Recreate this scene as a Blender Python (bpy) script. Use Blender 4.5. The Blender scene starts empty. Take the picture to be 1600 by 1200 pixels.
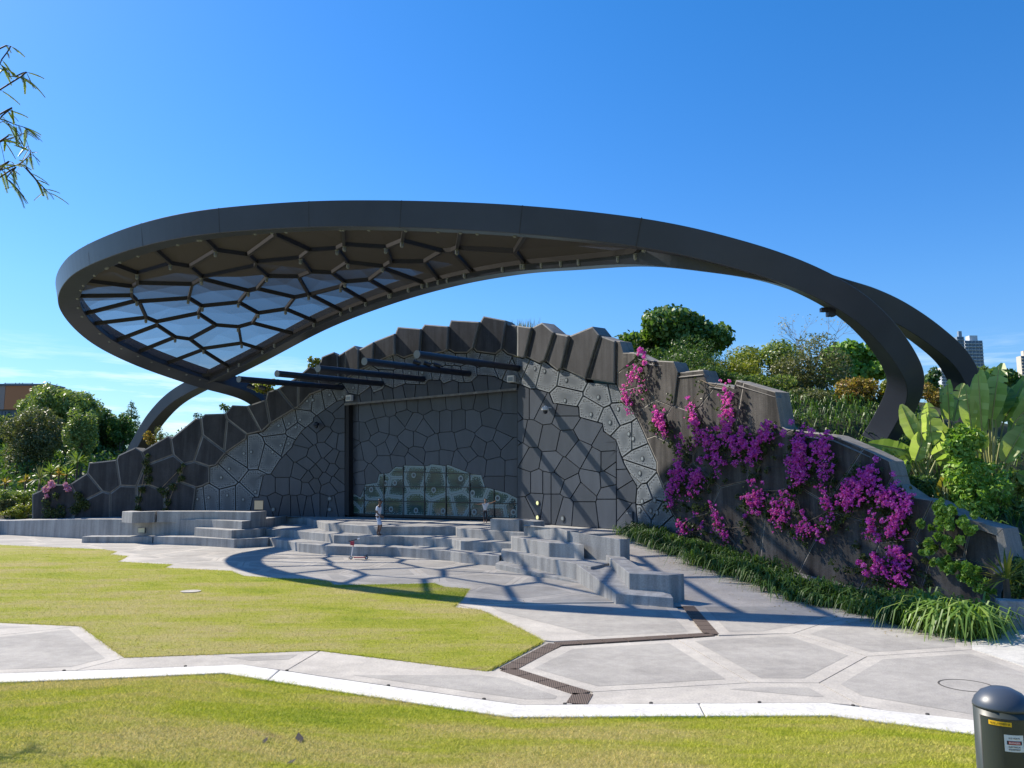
import bpy, bmesh, math, random
import numpy as np
from mathutils import Vector, Matrix
random.seed(7); rng = np.random.default_rng(7)
scene = bpy.context.scene
C = scene.collection
R = math.radians

# ------------------------------------------------------------------ camera, sky, sun, exposure
CAM = Vector((0.0, 0.0, 3.4)); F = 1250.0; PITCH = math.atan(152/1250)
cd = bpy.data.cameras.new("camera"); cam = bpy.data.objects.new("camera", cd); C.objects.link(cam)
cam.location = CAM; cam.rotation_euler = (math.pi/2 + PITCH, 0, 0)
cd.sensor_width = 36; cd.lens = 36*F/1600; cd.clip_start = 0.1; cd.clip_end = 6000
scene.camera = cam
SUN = Vector((-0.95, 0.57, 1.0)).normalized()
world = bpy.data.worlds.new("World"); scene.world = world; world.use_nodes = True
wn, wl = world.node_tree.nodes, world.node_tree.links
for n in list(wn): wn.remove(n)
wo = wn.new('ShaderNodeOutputWorld'); wb = wn.new('ShaderNodeBackground'); sk = wn.new('ShaderNodeTexSky')
sk.sky_type = 'NISHITA'; sk.sun_disc = False
sk.sun_elevation = math.asin(SUN.z); sk.sun_rotation = math.atan2(SUN.x, SUN.y)
sk.altitude = 0; sk.air_density = 1.25; sk.dust_density = 0.25; sk.ozone_density = 5.0
hs = wn.new('ShaderNodeHueSaturation'); hs.inputs['Saturation'].default_value = 1.33; hs.inputs['Hue'].default_value = .507
wb.inputs['Strength'].default_value = 0.110
# thin low cirrus streaks near the horizon
tc = wn.new('ShaderNodeTexCoord'); mp = wn.new('ShaderNodeMapping'); mp.inputs['Scale'].default_value = (3.2, 3.2, 34)
nz = wn.new('ShaderNodeTexNoise'); nz.inputs['Scale'].default_value = 2.2; nz.inputs['Detail'].default_value = 9; nz.inputs['Roughness'].default_value = .62
cr = wn.new('ShaderNodeMapRange'); cr.inputs[1].default_value = .49; cr.inputs[2].default_value = .74; cr.inputs[3].default_value = 0; cr.inputs[4].default_value = .8
sx = wn.new('ShaderNodeSeparateXYZ')
b1 = wn.new('ShaderNodeMapRange'); b1.inputs[1].default_value = .10; b1.inputs[2].default_value = .165; b1.inputs[3].default_value = 1; b1.inputs[4].default_value = 0
mm = wn.new('ShaderNodeMath'); mm.operation = 'MULTIPLY'
mx = wn.new('ShaderNodeMixRGB'); mx.inputs[2].default_value = (6.6, 7.4, 8.4, 1)
wl.new(tc.outputs['Generated'], mp.inputs[0]); wl.new(mp.outputs[0], nz.inputs['Vector']); wl.new(nz.outputs['Fac'], cr.inputs[0])
wl.new(tc.outputs['Generated'], sx.inputs[0]); wl.new(sx.outputs['Z'], b1.inputs[0])
wl.new(cr.outputs[0], mm.inputs[0]); wl.new(b1.outputs[0], mm.inputs[1]); wl.new(mm.outputs[0], mx.inputs[0])
rz = wn.new('ShaderNodeValToRGB'); el = rz.color_ramp.elements
for p_, c_ in ((0, (.46, .62, .90, 1)), (.22, (.79, .88, 1.0, 1)), (.55, (1.0, 1.0, 1.0, 1))):
    e_ = el[0] if p_ == 0 else (el[1] if p_ == .22 else el.new(.55)); e_.position = p_; e_.color = c_
mg = wn.new('ShaderNodeMixRGB'); mg.blend_type = 'MULTIPLY'; mg.inputs[0].default_value = 1
wl.new(sx.outputs['Z'], rz.inputs[0]); wl.new(sk.outputs[0], hs.inputs['Color']); wl.new(hs.outputs[0], mg.inputs[1]); wl.new(rz.outputs[0], mg.inputs[2]); wl.new(mg.outputs[0], mx.inputs[1]); wl.new(mx.outputs[0], wb.inputs[0]); wl.new(wb.outputs[0], wo.inputs[0])
sl = bpy.data.lights.new("sun", 'SUN'); sl.energy = 4.9; sl.angle = R(0.53); sl.color = (1.0, 0.915, 0.79)
so = bpy.data.objects.new("sun", sl); C.objects.link(so)
so.rotation_euler = SUN.to_track_quat('Z', 'Y').to_euler(); so.location = (-30, 20, 40)
scene.view_settings.view_transform = 'Standard'; scene.view_settings.look = 'None'
scene.view_settings.exposure = 0.72; scene.view_settings.gamma = 1; scene.view_settings.use_curve_mapping = False
scene.render.engine = 'CYCLES'
scene.cycles.max_bounces = 6; scene.cycles.transparent_max_bounces = 12

# ------------------------------------------------------------------ geometry helpers
ct, st = math.cos(PITCH), math.sin(PITCH)
def ray(px, py):
    u, v = (px-800)/F, (600-py)/F
    return Vector((u, ct - v*st, st + v*ct))
def at_z(px, py, z):
    d = ray(px, py); return CAM + d*((z-CAM.z)/d.z)
def at_y(px, py, y):
    d = ray(px, py); return CAM + d*(y/d.y)
def proj(p):
    d = p - CAM; y = d.y*ct + d.z*st; z = -d.y*st + d.z*ct
    return 800 + F*d.x/y, 600 - F*z/y
def props(o, label=None, cat=None, group=None, kind=None):
    if label: o['label'] = label
    if cat: o['category'] = cat
    if group: o['group'] = group
    if kind: o['kind'] = kind
    return o
def thing(name, label, cat, loc=(0,0,0), group=None):
    o = bpy.data.objects.new(name, None); C.objects.link(o); o.location = loc
    o.empty_display_size = .2
    return props(o, label, cat, group)
def link(name, me, mats, parent=None):
    if not isinstance(mats, (list, tuple)): mats = [mats]
    for m in mats:
        if m.name not in [k.name for k in me.materials]: me.materials.append(m)
    o = bpy.data.objects.new(name, me); C.objects.link(o)
    if parent:
        o.parent = parent
        # vertices are always given in world space: cancel the parents' offsets
        off = Vector(); p = parent
        while p: off += p.location; p = p.parent
        o.location = -off
    return o
class MB:
    def __init__(s): s.v=[]; s.f=[]; s.m=[]; s.attr={}
    def add(s, vs, fs, mi=0):
        b=len(s.v); s.v += [tuple(p) for p in vs]; s.f += [[i+b for i in f] for f in fs]; s.m += [mi]*len(fs)
        return b
    def box(s, c, sx, sy, sz, M=None, mi=0):
        vs=[Vector((x*sx/2, y*sy/2, z*sz/2)) for x in(-1,1) for y in(-1,1) for z in(-1,1)]
        if M is not None: vs=[M@p for p in vs]
        vs=[p+Vector(c) for p in vs]
        s.add(vs, [(0,1,3,2),(4,6,7,5),(0,4,5,1),(2,3,7,6),(0,2,6,4),(1,5,7,3)], mi)
    def beam(s, a, b, w, h, up=Vector((0,0,1)), mi=0):
        a=Vector(a); b=Vector(b); t=(b-a).normalized(); sd=t.cross(up)
        if sd.length<1e-4: sd=t.cross(Vector((1,0,0)))
        sd.normalize(); u=sd.cross(t)
        vs=[]
        for p in(a,b):
            for i,j in((-1,-1),(1,-1),(1,1),(-1,1)): vs.append(p+sd*(i*w/2)+u*(j*h/2))
        s.add(vs,[(0,3,2,1),(4,5,6,7),(0,1,5,4),(1,2,6,5),(2,3,7,6),(3,0,4,7)],mi)
    def tube(s, pts, rads, n=8, cap=True, mi=0):
        pts=[Vector(p) for p in pts]
        if not isinstance(rads,(list,tuple)): rads=[rads]*len(pts)
        b=len(s.v); u=None
        for k,p in enumerate(pts):
            t=(pts[min(k+1,len(pts)-1)]-pts[max(k-1,0)]).normalized()
            if u is None:
                u=t.cross(Vector((0,0,1)))
                if u.length<1e-3: u=t.cross(Vector((1,0,0)))
            u=(u-t*u.dot(t)).normalized(); w=t.cross(u)
            for i in range(n):
                a=2*math.pi*i/n; s.v.append(tuple(p+(u*math.cos(a)+w*math.sin(a))*rads[k]))
        fs=[]
        for k in range(len(pts)-1):
            for i in range(n):
                fs.append([b+k*n+i,b+k*n+(i+1)%n,b+(k+1)*n+(i+1)%n,b+(k+1)*n+i])
        if cap:
            fs.append([b+i for i in range(n)][::-1]); fs.append([b+(len(pts)-1)*n+i for i in range(n)])
        s.f+=fs; s.m+=[mi]*len(fs)
    def lathe(s, c, prof, n=16, mi=0):
        b=len(s.v)
        for r,z in prof:
            for i in range(n):
                a=2*math.pi*i/n; s.v.append((c[0]+r*math.cos(a),c[1]+r*math.sin(a),c[2]+z))
        fs=[]
        for k in range(len(prof)-1):
            for i in range(n): fs.append([b+k*n+i,b+k*n+(i+1)%n,b+(k+1)*n+(i+1)%n,b+(k+1)*n+i])
        fs.append([b+(len(prof)-1)*n+i for i in range(n)]); fs.append([b+i for i in range(n)][::-1])
        s.f+=fs; s.m+=[mi]*len(fs)
    def build(s, name, mats, parent=None, smooth=False, fix=True):
        me=bpy.data.meshes.new(name); me.from_pydata(s.v,[],s.f)
        if not isinstance(mats,(list,tuple)): mats=[mats]
        for m in mats: me.materials.append(m)
        if len(mats)>1: me.polygons.foreach_set('material_index', s.m)
        for k,vals in s.attr.items():
            a=me.attributes.new(k,'FLOAT','POINT'); a.data.foreach_set('value', vals)
        if fix:
            bm=bmesh.new(); bm.from_mesh(me); bmesh.ops.recalc_face_normals(bm, faces=bm.faces); bm.to_mesh(me); bm.free()
        if smooth: me.polygons.foreach_set('use_smooth',[True]*len(me.polygons))
        me.update()
        return link(name, me, mats, parent)
def np_mesh(name, V, mat, parent=None, mi=None):
    """V: (N,k,3) separate k-gons"""
    V=np.asarray(V,dtype=np.float32); N,k=V.shape[:2]
    me=bpy.data.meshes.new(name); me.vertices.add(N*k); me.vertices.foreach_set('co',V.reshape(-1))
    me.loops.add(N*k); me.loops.foreach_set('vertex_index',np.arange(N*k,dtype=np.int32))
    me.polygons.add(N); me.polygons.foreach_set('loop_start',np.arange(0,N*k,k,dtype=np.int32))
    if not isinstance(mat,(list,tuple)): mat=[mat]
    for m in mat: me.materials.append(m)
    if mi is not None: me.polygons.foreach_set('material_index',np.asarray(mi,dtype=np.int32))
    me.update(calc_edges=True); me.validate()
    return link(name, me, mat, parent)
def prism(mb, top, zb, mi=0):
    n=len(top); area=sum(top[i].x*top[(i+1)%n].y-top[(i+1)%n].x*top[i].y for i in range(n))
    if area<0: top=top[::-1]
    b=[Vector((p.x,p.y,zb)) for p in top]
    mb.add(top+b,[list(range(n)),list(range(2*n-1,n-1,-1))]+[[i,n+i,n+(i+1)%n,(i+1)%n] for i in range(n)],mi)
def catmull(P, n=12):
    P=[Vector(p) for p in P]; out=[]
    for i in range(len(P)-1):
        p0,p1,p2,p3=P[max(i-1,0)],P[i],P[i+1],P[min(i+2,len(P)-1)]
        for k in range(n):
            t=k/n
            out.append(.5*((2*p1)+(p2-p0)*t+(2*p0-5*p1+4*p2-p3)*t*t+(3*p1-p0-3*p2+p3)*t**3))
    out.append(P[-1]); return out
# 2-D polygons
def clip_half(poly, a, b, c):       # keep a*x+b*y<=c
    out=[]
    for i in range(len(poly)):
        p,q=poly[i],poly[(i+1)%len(poly)]; dp=a*p[0]+b*p[1]-c; dq=a*q[0]+b*q[1]-c
        if dp<=0: out.append(p)
        if (dp<0<dq) or (dq<0<dp):
            t=dp/(dp-dq); out.append((p[0]+(q[0]-p[0])*t,p[1]+(q[1]-p[1])*t))
    return out
def clean(poly, e=.25):
    out=[]
    for p in poly:
        if not out or math.hypot(p[0]-out[-1][0],p[1]-out[-1][1])>e: out.append(p)
    while len(out)>1 and math.hypot(out[0][0]-out[-1][0],out[0][1]-out[-1][1])<=e: out.pop()
    return out
def parea(p): return .5*sum(p[i][0]*p[(i+1)%len(p)][1]-p[(i+1)%len(p)][0]*p[i][1] for i in range(len(p)))
def voronoi(region, seeds, e=.25):
    cells=[]
    for i,s in enumerate(seeds):
        poly=list(region)
        for j,t in enumerate(seeds):
            if i==j: continue
            a,b=t[0]-s[0],t[1]-s[1]; c=(t[0]**2+t[1]**2-s[0]**2-s[1]**2)/2
            poly=clip_half(poly,a,b,c)
            if len(poly)<3: break
        poly=clean(poly,e) if len(poly)>=3 else []
        if len(poly)>=3 and abs(parea(poly))>e*20: cells.append(poly)
    return cells
def inset(poly, d):
    if parea(poly)<0: poly=poly[::-1]
    n=len(poly); out=[]
    for i in range(n):
        p0,p1,p2=poly[i-1],poly[i],poly[(i+1)%n]
        e1=(p1[0]-p0[0],p1[1]-p0[1]); e2=(p2[0]-p1[0],p2[1]-p1[1])
        l1=math.hypot(*e1) or 1e-9; l2=math.hypot(*e2) or 1e-9
        n1=(-e1[1]/l1,e1[0]/l1); n2=(-e2[1]/l2,e2[0]/l2)
        k=1+n1[0]*n2[0]+n1[1]*n2[1]
        if k<.35: k=.35
        out.append((p1[0]+(n1[0]+n2[0])*d/k,p1[1]+(n1[1]+n2[1])*d/k))
    return out
def inside(p, poly):
    c=False; n=len(poly)
    for i in range(n):
        a,b=poly[i],poly[(i+1)%n]
        if (a[1]>p[1])!=(b[1]>p[1]) and p[0]<(b[0]-a[0])*(p[1]-a[1])/(b[1]-a[1])+a[0]: c=not c
    return c

# ------------------------------------------------------------------ materials
def new_mat(name):
    m=bpy.data.materials.new(name); m.use_nodes=True; nt=m.node_tree
    b=nt.nodes['Principled BSDF']; return m,nt,b
def N(nt,t,**kw):
    n=nt.nodes.new(t)
    for k,v in kw.items(): setattr(n,k,v)
    return n
def plain(name,col,rough=.6,metal=0,spec=.5,emit=None):
    m,nt,b=new_mat(name); b.inputs['Base Color'].default_value=(*col,1); b.inputs['Roughness'].default_value=rough
    b.inputs['Metallic'].default_value=metal; b.inputs['Specular IOR Level'].default_value=spec
    if emit: b.inputs['Emission Color'].default_value=(*emit[0],1); b.inputs['Emission Strength'].default_value=emit[1]
    return m
def ramp(nt,src,stops):
    r=N(nt,'ShaderNodeValToRGB'); e=r.color_ramp.elements
    while len(e)<len(stops): e.new(.5)
    for k,(p,c) in enumerate(stops): e[k].position=p; e[k].color=(*c,1)
    nt.links.new(src,r.inputs[0]); return r.outputs[0]
def noise(nt,scale,detail=5,rough=.6,stretch=None,vec=None):
    g=N(nt,'ShaderNodeNewGeometry'); n=N(nt,'ShaderNodeTexNoise'); n.inputs['Scale'].default_value=scale
    n.inputs['Detail'].default_value=detail; n.inputs['Roughness'].default_value=rough
    v=g.outputs['Position'] if vec is None else vec
    if stretch:
        mp=N(nt,'ShaderNodeMapping'); mp.inputs['Scale'].default_value=stretch; nt.links.new(v,mp.inputs[0]); v=mp.outputs[0]
    nt.links.new(v,n.inputs['Vector']); return n.outputs['Fac']
def mixc(nt,fac,a,b,mode='MIX'):
    m=N(nt,'ShaderNodeMixRGB',blend_type=mode)
    for i,x in ((0,fac),(1,a),(2,b)):
        if hasattr(x,'default_value') or hasattr(x,'is_linked'): nt.links.new(x,m.inputs[i])
        elif isinstance(x,(int,float)): m.inputs[i].default_value=x
        else: m.inputs[i].default_value=(*x,1)
    return m.outputs[0]
def bump(nt,b,h,strength=.3,dist=.02):
    n=N(nt,'ShaderNodeBump'); n.inputs['Strength'].default_value=strength; n.inputs['Distance'].default_value=dist
    nt.links.new(h,n.inputs['Height']); nt.links.new(n.outputs[0],b.inputs['Normal'])
def concrete(name,c,var=.35,streak=.4,rough=.85,scale=1.0,bmp=.25):
    m,nt,b=new_mat(name); c=np.array(c)
    lo,hi=tuple(c*(1-var)),tuple(np.minimum(c*(1+var),.95))
    n1=noise(nt,.7*scale,6,.65); col=ramp(nt,n1,[(.3,lo),(.7,hi)])
    ns=noise(nt,1.0,4,.6,(3.2*scale,3.2*scale,.22)); sc=ramp(nt,ns,[(.38,(1-streak,)*3),(.62,(1.12,1.12,1.1))])
    col=mixc(nt,1.0,col,sc,'MULTIPLY')
    nf=noise(nt,26*scale,3,.7); cf=ramp(nt,nf,[(.3,(.8,)*3),(.7,(1.14,)*3)]); col=mixc(nt,1.0,col,cf,'MULTIPLY')
    nt.links.new(col,b.inputs['Base Color']); b.inputs['Roughness'].default_value=rough; b.inputs['Specular IOR Level'].default_value=.3
    bump(nt,b,nf,bmp,.02); return m
def paving(name,c,sc):
    m=concrete(name,c,.10,.0,.85,sc,.4); nt=m.node_tree; b=nt.nodes['Principled BSDF']; src=b.inputs['Base Color'].links[0].from_socket
    n=noise(nt,.33,8,.72); st_=ramp(nt,n,[(.36,(.80,.79,.78)),(.55,(1.03,1.02,1.0)),(.75,(1.1,1.09,1.07))])
    n2=noise(nt,1.7,6,.8); sp=ramp(nt,n2,[(.26,(.72,.71,.70)),(.34,(1,)*3)])
    nt.links.new(mixc(nt,1.0,mixc(nt,1.0,src,st_,'MULTIPLY'),sp,'MULTIPLY'),b.inputs['Base Color']); return m
def leafmat(name,c1,c2,c3=None,trans=.3,rough=.45):
    m,nt,b=new_mat(name); g=N(nt,'ShaderNodeNewGeometry')
    stops=[(0,c1),(.75,c2)]+([(1,c3)] if c3 else [])
    col=ramp(nt,g.outputs['Random Per Island'],stops)
    nt.links.new(col,b.inputs['Base Color']); b.inputs['Roughness'].default_value=rough; b.inputs['Specular IOR Level'].default_value=.35
    t=N(nt,'ShaderNodeBsdfTranslucent'); nt.links.new(mixc(nt,1.0,col,(1.3,1.45,.6),'MULTIPLY'),t.inputs[0])
    s=N(nt,'ShaderNodeMixShader'); s.inputs[0].default_value=trans
    o=nt.nodes['Material Output']; nt.links.new(b.outputs[0],s.inputs[1]); nt.links.new(t.outputs[0],s.inputs[2]); nt.links.new(s.outputs[0],o.inputs[0])
    return m
M={}
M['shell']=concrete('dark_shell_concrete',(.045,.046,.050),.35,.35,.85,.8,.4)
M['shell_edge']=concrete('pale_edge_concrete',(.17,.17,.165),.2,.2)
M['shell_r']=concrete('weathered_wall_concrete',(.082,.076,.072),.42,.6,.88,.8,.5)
M['shell_re']=concrete('wall_rim_concrete',(.24,.225,.205),.2,.2)  # paler than the wall: sun caught by the rims is put into the colour
M['bench']=concrete('bench_concrete',(.35,.345,.335),.12,.26,.8,.9)
M['floor']=concrete('stage_floor_concrete',(.40,.37,.335),.15,.0,.8)
M['pave']=paving('pale_paving_margin',(.425,.40,.365),1.0)
M['agg']=paving('exposed_aggregate',(.335,.32,.298),1.6)
M['kerb']=concrete('white_kerb_concrete',(.58,.565,.53),.07,.05,.8)
M['joint']=plain('dark_joint',(.06,.055,.05),.9)
M['black']=plain('black_backing',(.008,.009,.011),.7)
def metal(name,c,rough=.4):
    m,nt,b=new_mat(name); n=noise(nt,.5,5,.6); c=np.array(c)
    nt.links.new(ramp(nt,n,[(.3,tuple(c*.88)),(.7,tuple(c*1.12))]),b.inputs['Base Color'])
    b.inputs['Roughness'].default_value=rough; b.inputs['Metallic'].default_value=.0; b.inputs['Specular IOR Level'].default_value=.3
    return m
M['steel']=metal('dark_painted_steel',(.043,.049,.066),.36)
M['rib']=metal('brown_rib_steel',(.03,.028,.028),.5)
M['pole']=plain('black_pole_paint',(.012,.014,.022),.45)
M['cap']=plain('pole_end_grey',(.16,.18,.19),.5)
def clad(name,c):
    m,nt,b=new_mat(name); c=np.array(c)
    g=N(nt,'ShaderNodeObjectInfo'); col=ramp(nt,g.outputs['Random'],[(0,tuple(c*.8)),(1,tuple(c*1.25))])
    n=noise(nt,1.2,5,.6,(2,2,.5)); col=mixc(nt,1.0,col,ramp(nt,n,[(.3,(.85,)*3),(.7,(1.12,)*3)]),'MULTIPLY')
    nt.links.new(col,b.inputs['Base Color']); b.inputs['Roughness'].default_value=.42; b.inputs['Specular IOR Level'].default_value=.5
    return m
M['clad']=clad('charcoal_cladding',(.047,.055,.069))
# perforated cladding: real holes are 40 mm, far under a pixel-pair, so they are flat print; "edge" is 0 at the rim of a panel and 1 in its middle
def perf(name,base,rimc,hole,film=False):
    m,nt,b=new_mat(name); at=N(nt,'ShaderNodeAttribute',attribute_name='edge'); uvu=N(nt,'ShaderNodeAttribute',attribute_name='pu'); uvv=N(nt,'ShaderNodeAttribute',attribute_name='pv')
    cb=N(nt,'ShaderNodeCombineXYZ'); nt.links.new(uvu.outputs['Fac'],cb.inputs[0]); nt.links.new(uvv.outputs['Fac'],cb.inputs[1])
    vo=N(nt,'ShaderNodeTexVoronoi',voronoi_dimensions='2D'); vo.inputs['Scale'].default_value=8.5 if not film else 9.0; vo.inputs['Randomness'].default_value=.45
    nt.links.new(cb.outputs[0],vo.inputs['Vector'])
    th=N(nt,'ShaderNodeMapRange'); th.inputs[1].default_value=.05; th.inputs[2].default_value=.60; th.inputs[3].default_value=.42; th.inputs[4].default_value=.0
    nt.links.new(at.outputs['Fac'],th.inputs[0])
    lt=N(nt,'ShaderNodeMath',operation='LESS_THAN'); nt.links.new(vo.outputs['Distance'],lt.inputs[0]); nt.links.new(th.outputs[0],lt.inputs[1])
    rm=N(nt,'ShaderNodeMath',operation='LESS_THAN'); nt.links.new(at.outputs['Fac'],rm.inputs[0]); rm.inputs[1].default_value=.09
    grad=N(nt,'ShaderNodeMapRange'); grad.inputs[1].default_value=.1; grad.inputs[2].default_value=.7; nt.links.new(at.outputs['Fac'],grad.inputs[0])
    if not film:
        col=mixc(nt,grad.outputs[0],rimc,base)
        col=mixc(nt,lt.outputs[0],col,hole); col=mixc(nt,rm.outputs[0],col,tuple(np.array(rimc)*1.15))
        nt.links.new(col,b.inputs['Base Color']); b.inputs['Roughness'].default_value=.5
    else:
        mxm=N(nt,'ShaderNodeMath',operation='MAXIMUM'); nt.links.new(lt.outputs[0],mxm.inputs[0]); nt.links.new(rm.outputs[0],mxm.inputs[1])
        b.inputs['Base Color'].default_value=(*rimc,1); b.inputs['Roughness'].default_value=.5
        nt.links.new(mxm.outputs[0],b.inputs['Alpha'])
    return m
M['perf']=perf('perforated_grey_panel',(.082,.096,.108),(.165,.185,.20),(.02,.024,.028))
M['film']=perf('printed_glass_film',(.1,.1,.1),(.21,.29,.28),(0,0,0),film=True)
M['port']=plain('porthole_ring',(.05,.055,.06),.4)
M['lens']=plain('porthole_lens',(.22,.25,.26),.3)
M['lens_y']=plain('lit_yellow_lens',(.6,.6,.3),.3,emit=((.75,.8,.35),.45))
def glassmat():
    m,nt,b=new_mat('tinted_door_glass'); n=noise(nt,.35,4,.6,(1,1,2.2))
    nt.links.new(ramp(nt,n,[(.35,(.015,.035,.05)),(.5,(.04,.085,.08)),(.65,(.085,.12,.07))]),b.inputs['Base Color'])
    b.inputs['Roughness'].default_value=.06; b.inputs['Specular IOR Level'].default_value=.5; return m
M['glass']=glassmat()
M['mullion']=plain('black_mullion',(.01,.011,.013),.4)
M['band']=plain('pale_printed_band',(.25,.31,.31),.5)
def meshmat():
    m,nt,b=new_mat('woven_shade_mesh'); b.inputs['Base Color'].default_value=(.075,.07,.068,1); b.inputs['Roughness'].default_value=.7
    lw=N(nt,'ShaderNodeLayerWeight'); lw.inputs['Blend'].default_value=.5
    mr=N(nt,'ShaderNodeMapRange'); mr.inputs[1].default_value=.18; mr.inputs[2].default_value=.715; mr.inputs[3].default_value=.84; mr.inputs[4].default_value=.0; b.inputs['Specular IOR Level'].default_value=.05
    nt.links.new(lw.outputs['Facing'],mr.inputs[0])
    tr=N(nt,'ShaderNodeBsdfTransparent'); s=N(nt,'ShaderNodeMixShader'); o=nt.nodes['Material Output']
    nt.links.new(mr.outputs[0],s.inputs[0]); nt.links.new(b.outputs[0],s.inputs[1]); nt.links.new(tr.outputs[0],s.inputs[2]); nt.links.new(s.outputs[0],o.inputs[0]); return m
M['mesh']=meshmat()
def turfcol(nt,k):
    G_,Y_,D_=[tuple(np.array(c)*k) for c in ((.215,.295,.016),(.385,.405,.045),(.48,.42,.15))]
    n1=noise(nt,.16,7,.68); n0=noise(nt,.45,6,.7,(.5,1.6,1))
    m_=N(nt,'ShaderNodeMath',operation='MULTIPLY_ADD'); nt.links.new(n0,m_.inputs[0]); m_.inputs[1].default_value=.55; m2=N(nt,'ShaderNodeMath',operation='MULTIPLY'); nt.links.new(n1,m2.inputs[0]); m2.inputs[1].default_value=.55; nt.links.new(m2.outputs[0],m_.inputs[2])
    col=ramp(nt,m_.outputs[0],[(.40,G_),(.51,Y_),(.62,D_)])
    n4=noise(nt,.8,8,.75,(.7,1.3,1)); return mixc(nt,ramp(nt,n4,[(.60,(0,)*3),(.70,(.9,)*3)]),col,tuple(np.array((.36,.27,.15))*k))
def turf(name):
    m,nt,b=new_mat(name); col=turfcol(nt,.86)
    n3=noise(nt,34,4,.78,(1,1,1)); col=mixc(nt,1.0,col,ramp(nt,n3,[(.28,(.5,)*3),(.7,(1.3,)*3)]),'MULTIPLY')
    nt.links.new(col,b.inputs['Base Color']); b.inputs['Roughness'].default_value=.9; b.inputs['Specular IOR Level'].default_value=.15
    bump(nt,b,n3,.9,.05); return m
M['turf']=turf('mown_turf')
def blademat():
    m,nt,b=new_mat('turf_blade'); g=N(nt,'ShaderNodeNewGeometry'); col=turfcol(nt,1.3)
    col=mixc(nt,1.0,col,ramp(nt,g.outputs['Random Per Island'],[(0,(.62,.7,.5)),(.8,(1.1,1.05,1.0)),(1,(1.35,1.2,1.3))]),'MULTIPLY')
    nt.links.new(col,b.inputs['Base Color']); b.inputs['Roughness'].default_value=.7; b.inputs['Specular IOR Level'].default_value=.2
    t=N(nt,'ShaderNodeBsdfTranslucent'); nt.links.new(col,t.inputs[0]); s=N(nt,'ShaderNodeMixShader'); s.inputs[0].default_value=.35
    o=nt.nodes['Material Output']; nt.links.new(b.outputs[0],s.inputs[1]); nt.links.new(t.outputs[0],s.inputs[2]); nt.links.new(s.outputs[0],o.inputs[0]); return m
M['blade']=blademat()
M['soil']=concrete('planted_soil',(.045,.05,.022),.4,.0)
M['ground']=concrete('distant_ground',(.07,.09,.04),.3,.0)
M['bark']=concrete('bark',(.13,.105,.08),.3,.3)
M['twig']=concrete('pale_twig',(.22,.17,.12),.3,.1)
M['darktwig']=plain('dark_twig',(.035,.028,.022),.8)
M['leaf_tree']=leafmat('broad_leaf',(0.048,0.104,0.019),(0.120,0.208,0.045),(0.224,0.320,0.080))
M['leaf_dark']=leafmat('dark_leaf',(0.036,0.085,0.022),(0.092,0.160,0.041),(0.182,0.244,0.066))
M['leaf_grey']=leafmat('grey_green_leaf',(0.075,0.098,0.038),(0.165,0.173,0.075),(0.255,0.240,0.120))
M['leaf_olive']=leafmat('olive_gum_leaf',(0.106,0.164,0.044),(0.249,0.316,0.087),(0.401,0.437,0.142))
M['leaf_yellow']=leafmat('yellow_green_leaf',(0.112,0.150,0.019),(0.275,0.288,0.037),(0.413,0.375,0.062))
M['leaf_orange']=leafmat('orange_croton_leaf',(.16,.15,.02),(.38,.27,.05),(.5,.25,.12))
M['leaf_bright']=leafmat('bright_vine_leaf',(0.114,0.227,0.032),(0.259,0.421,0.073),(0.389,0.535,0.130))
M['leaf_boug']=leafmat('bougainvillea_leaf',(0.033,0.058,0.019),(0.072,0.104,0.033),(0.130,0.156,0.052))
M['bract']=leafmat('magenta_bract',(.54,.05,.58),(.70,.12,.74),(.84,.34,.82),.45,.6)
M['pinkbract']=leafmat('pale_pink_bract',(.5,.2,.42),(.62,.32,.55),None,.3,.6)
M['strap']=leafmat('strap_leaf',(0.037,0.088,0.019),(0.094,0.175,0.037),(0.200,0.288,0.075))
M['strap_b']=leafmat('strap_leaf_bright',(0.088,0.175,0.027),(0.188,0.300,0.056),(0.325,0.413,0.112))
M['paddle']=leafmat('paddle_leaf',(.33,.41,.13),(.42,.50,.19),(.48,.54,.24),.58,.3)
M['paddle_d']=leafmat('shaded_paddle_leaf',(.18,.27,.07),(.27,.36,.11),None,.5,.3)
M['dead']=leafmat('withered_leaf',(.3,.24,.05),(.45,.35,.09),None,.35)
M['petiole']=plain('pale_petiole',(.24,.25,.09),.5)
M['spiky']=leafmat('spiky_leaf',(.12,.19,.03),(.25,.32,.07),None,.3)

# ------------------------------------------------------------------ wall planes of the stage shell (plan view, metres)
A=[(-32.0,53.6),(-10.44,50.0),(.28,43.4),(4.9,36.6),(12.5,21.5)]
FOLD=[539,808,963]
def mkplane(a,b):
    d=Vector((b[0]-a[0],b[1]-a[1],0)).normalized(); n=Vector((d.y,-d.x,0))
    if n.dot(Vector((0,-1,0)))<0 and n.dot(Vector((-a[0],-a[1],0)))<0: n=-n
    if n.dot(Vector((-(a[0]+b[0])/2,-(a[1]+b[1])/2,0)))<0: n=-n
    return Vector((a[0],a[1],0)),n,d
PL=[mkplane(A[i],A[i+1]) for i in range(4)]
def pidx(px): return sum(px>=f for f in FOLD)
def on_wall(px,py,off=0,k=None):
    p,n,d=PL[pidx(px) if k is None else k]; r=ray(px,py)
    t=((p+n*off)-CAM).dot(n)/r.dot(n); return CAM+r*t
def pxm(px,py,k=None): return F/on_wall(px,py,0,k).y       # pixels per metre
def split_fold(poly):
    out=[]; xs=[-1e6]+FOLD+[1e6]
    for k in range(4):
        q=clip_half(poly,-1,0,-xs[k]); q=clip_half(q,1,0,xs[k+1]) if len(q)>2 else []
        q=clean(q) if len(q)>2 else []
        if len(q)>2 and abs(parea(q))>4: out.append((k,q))
    return out
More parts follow.
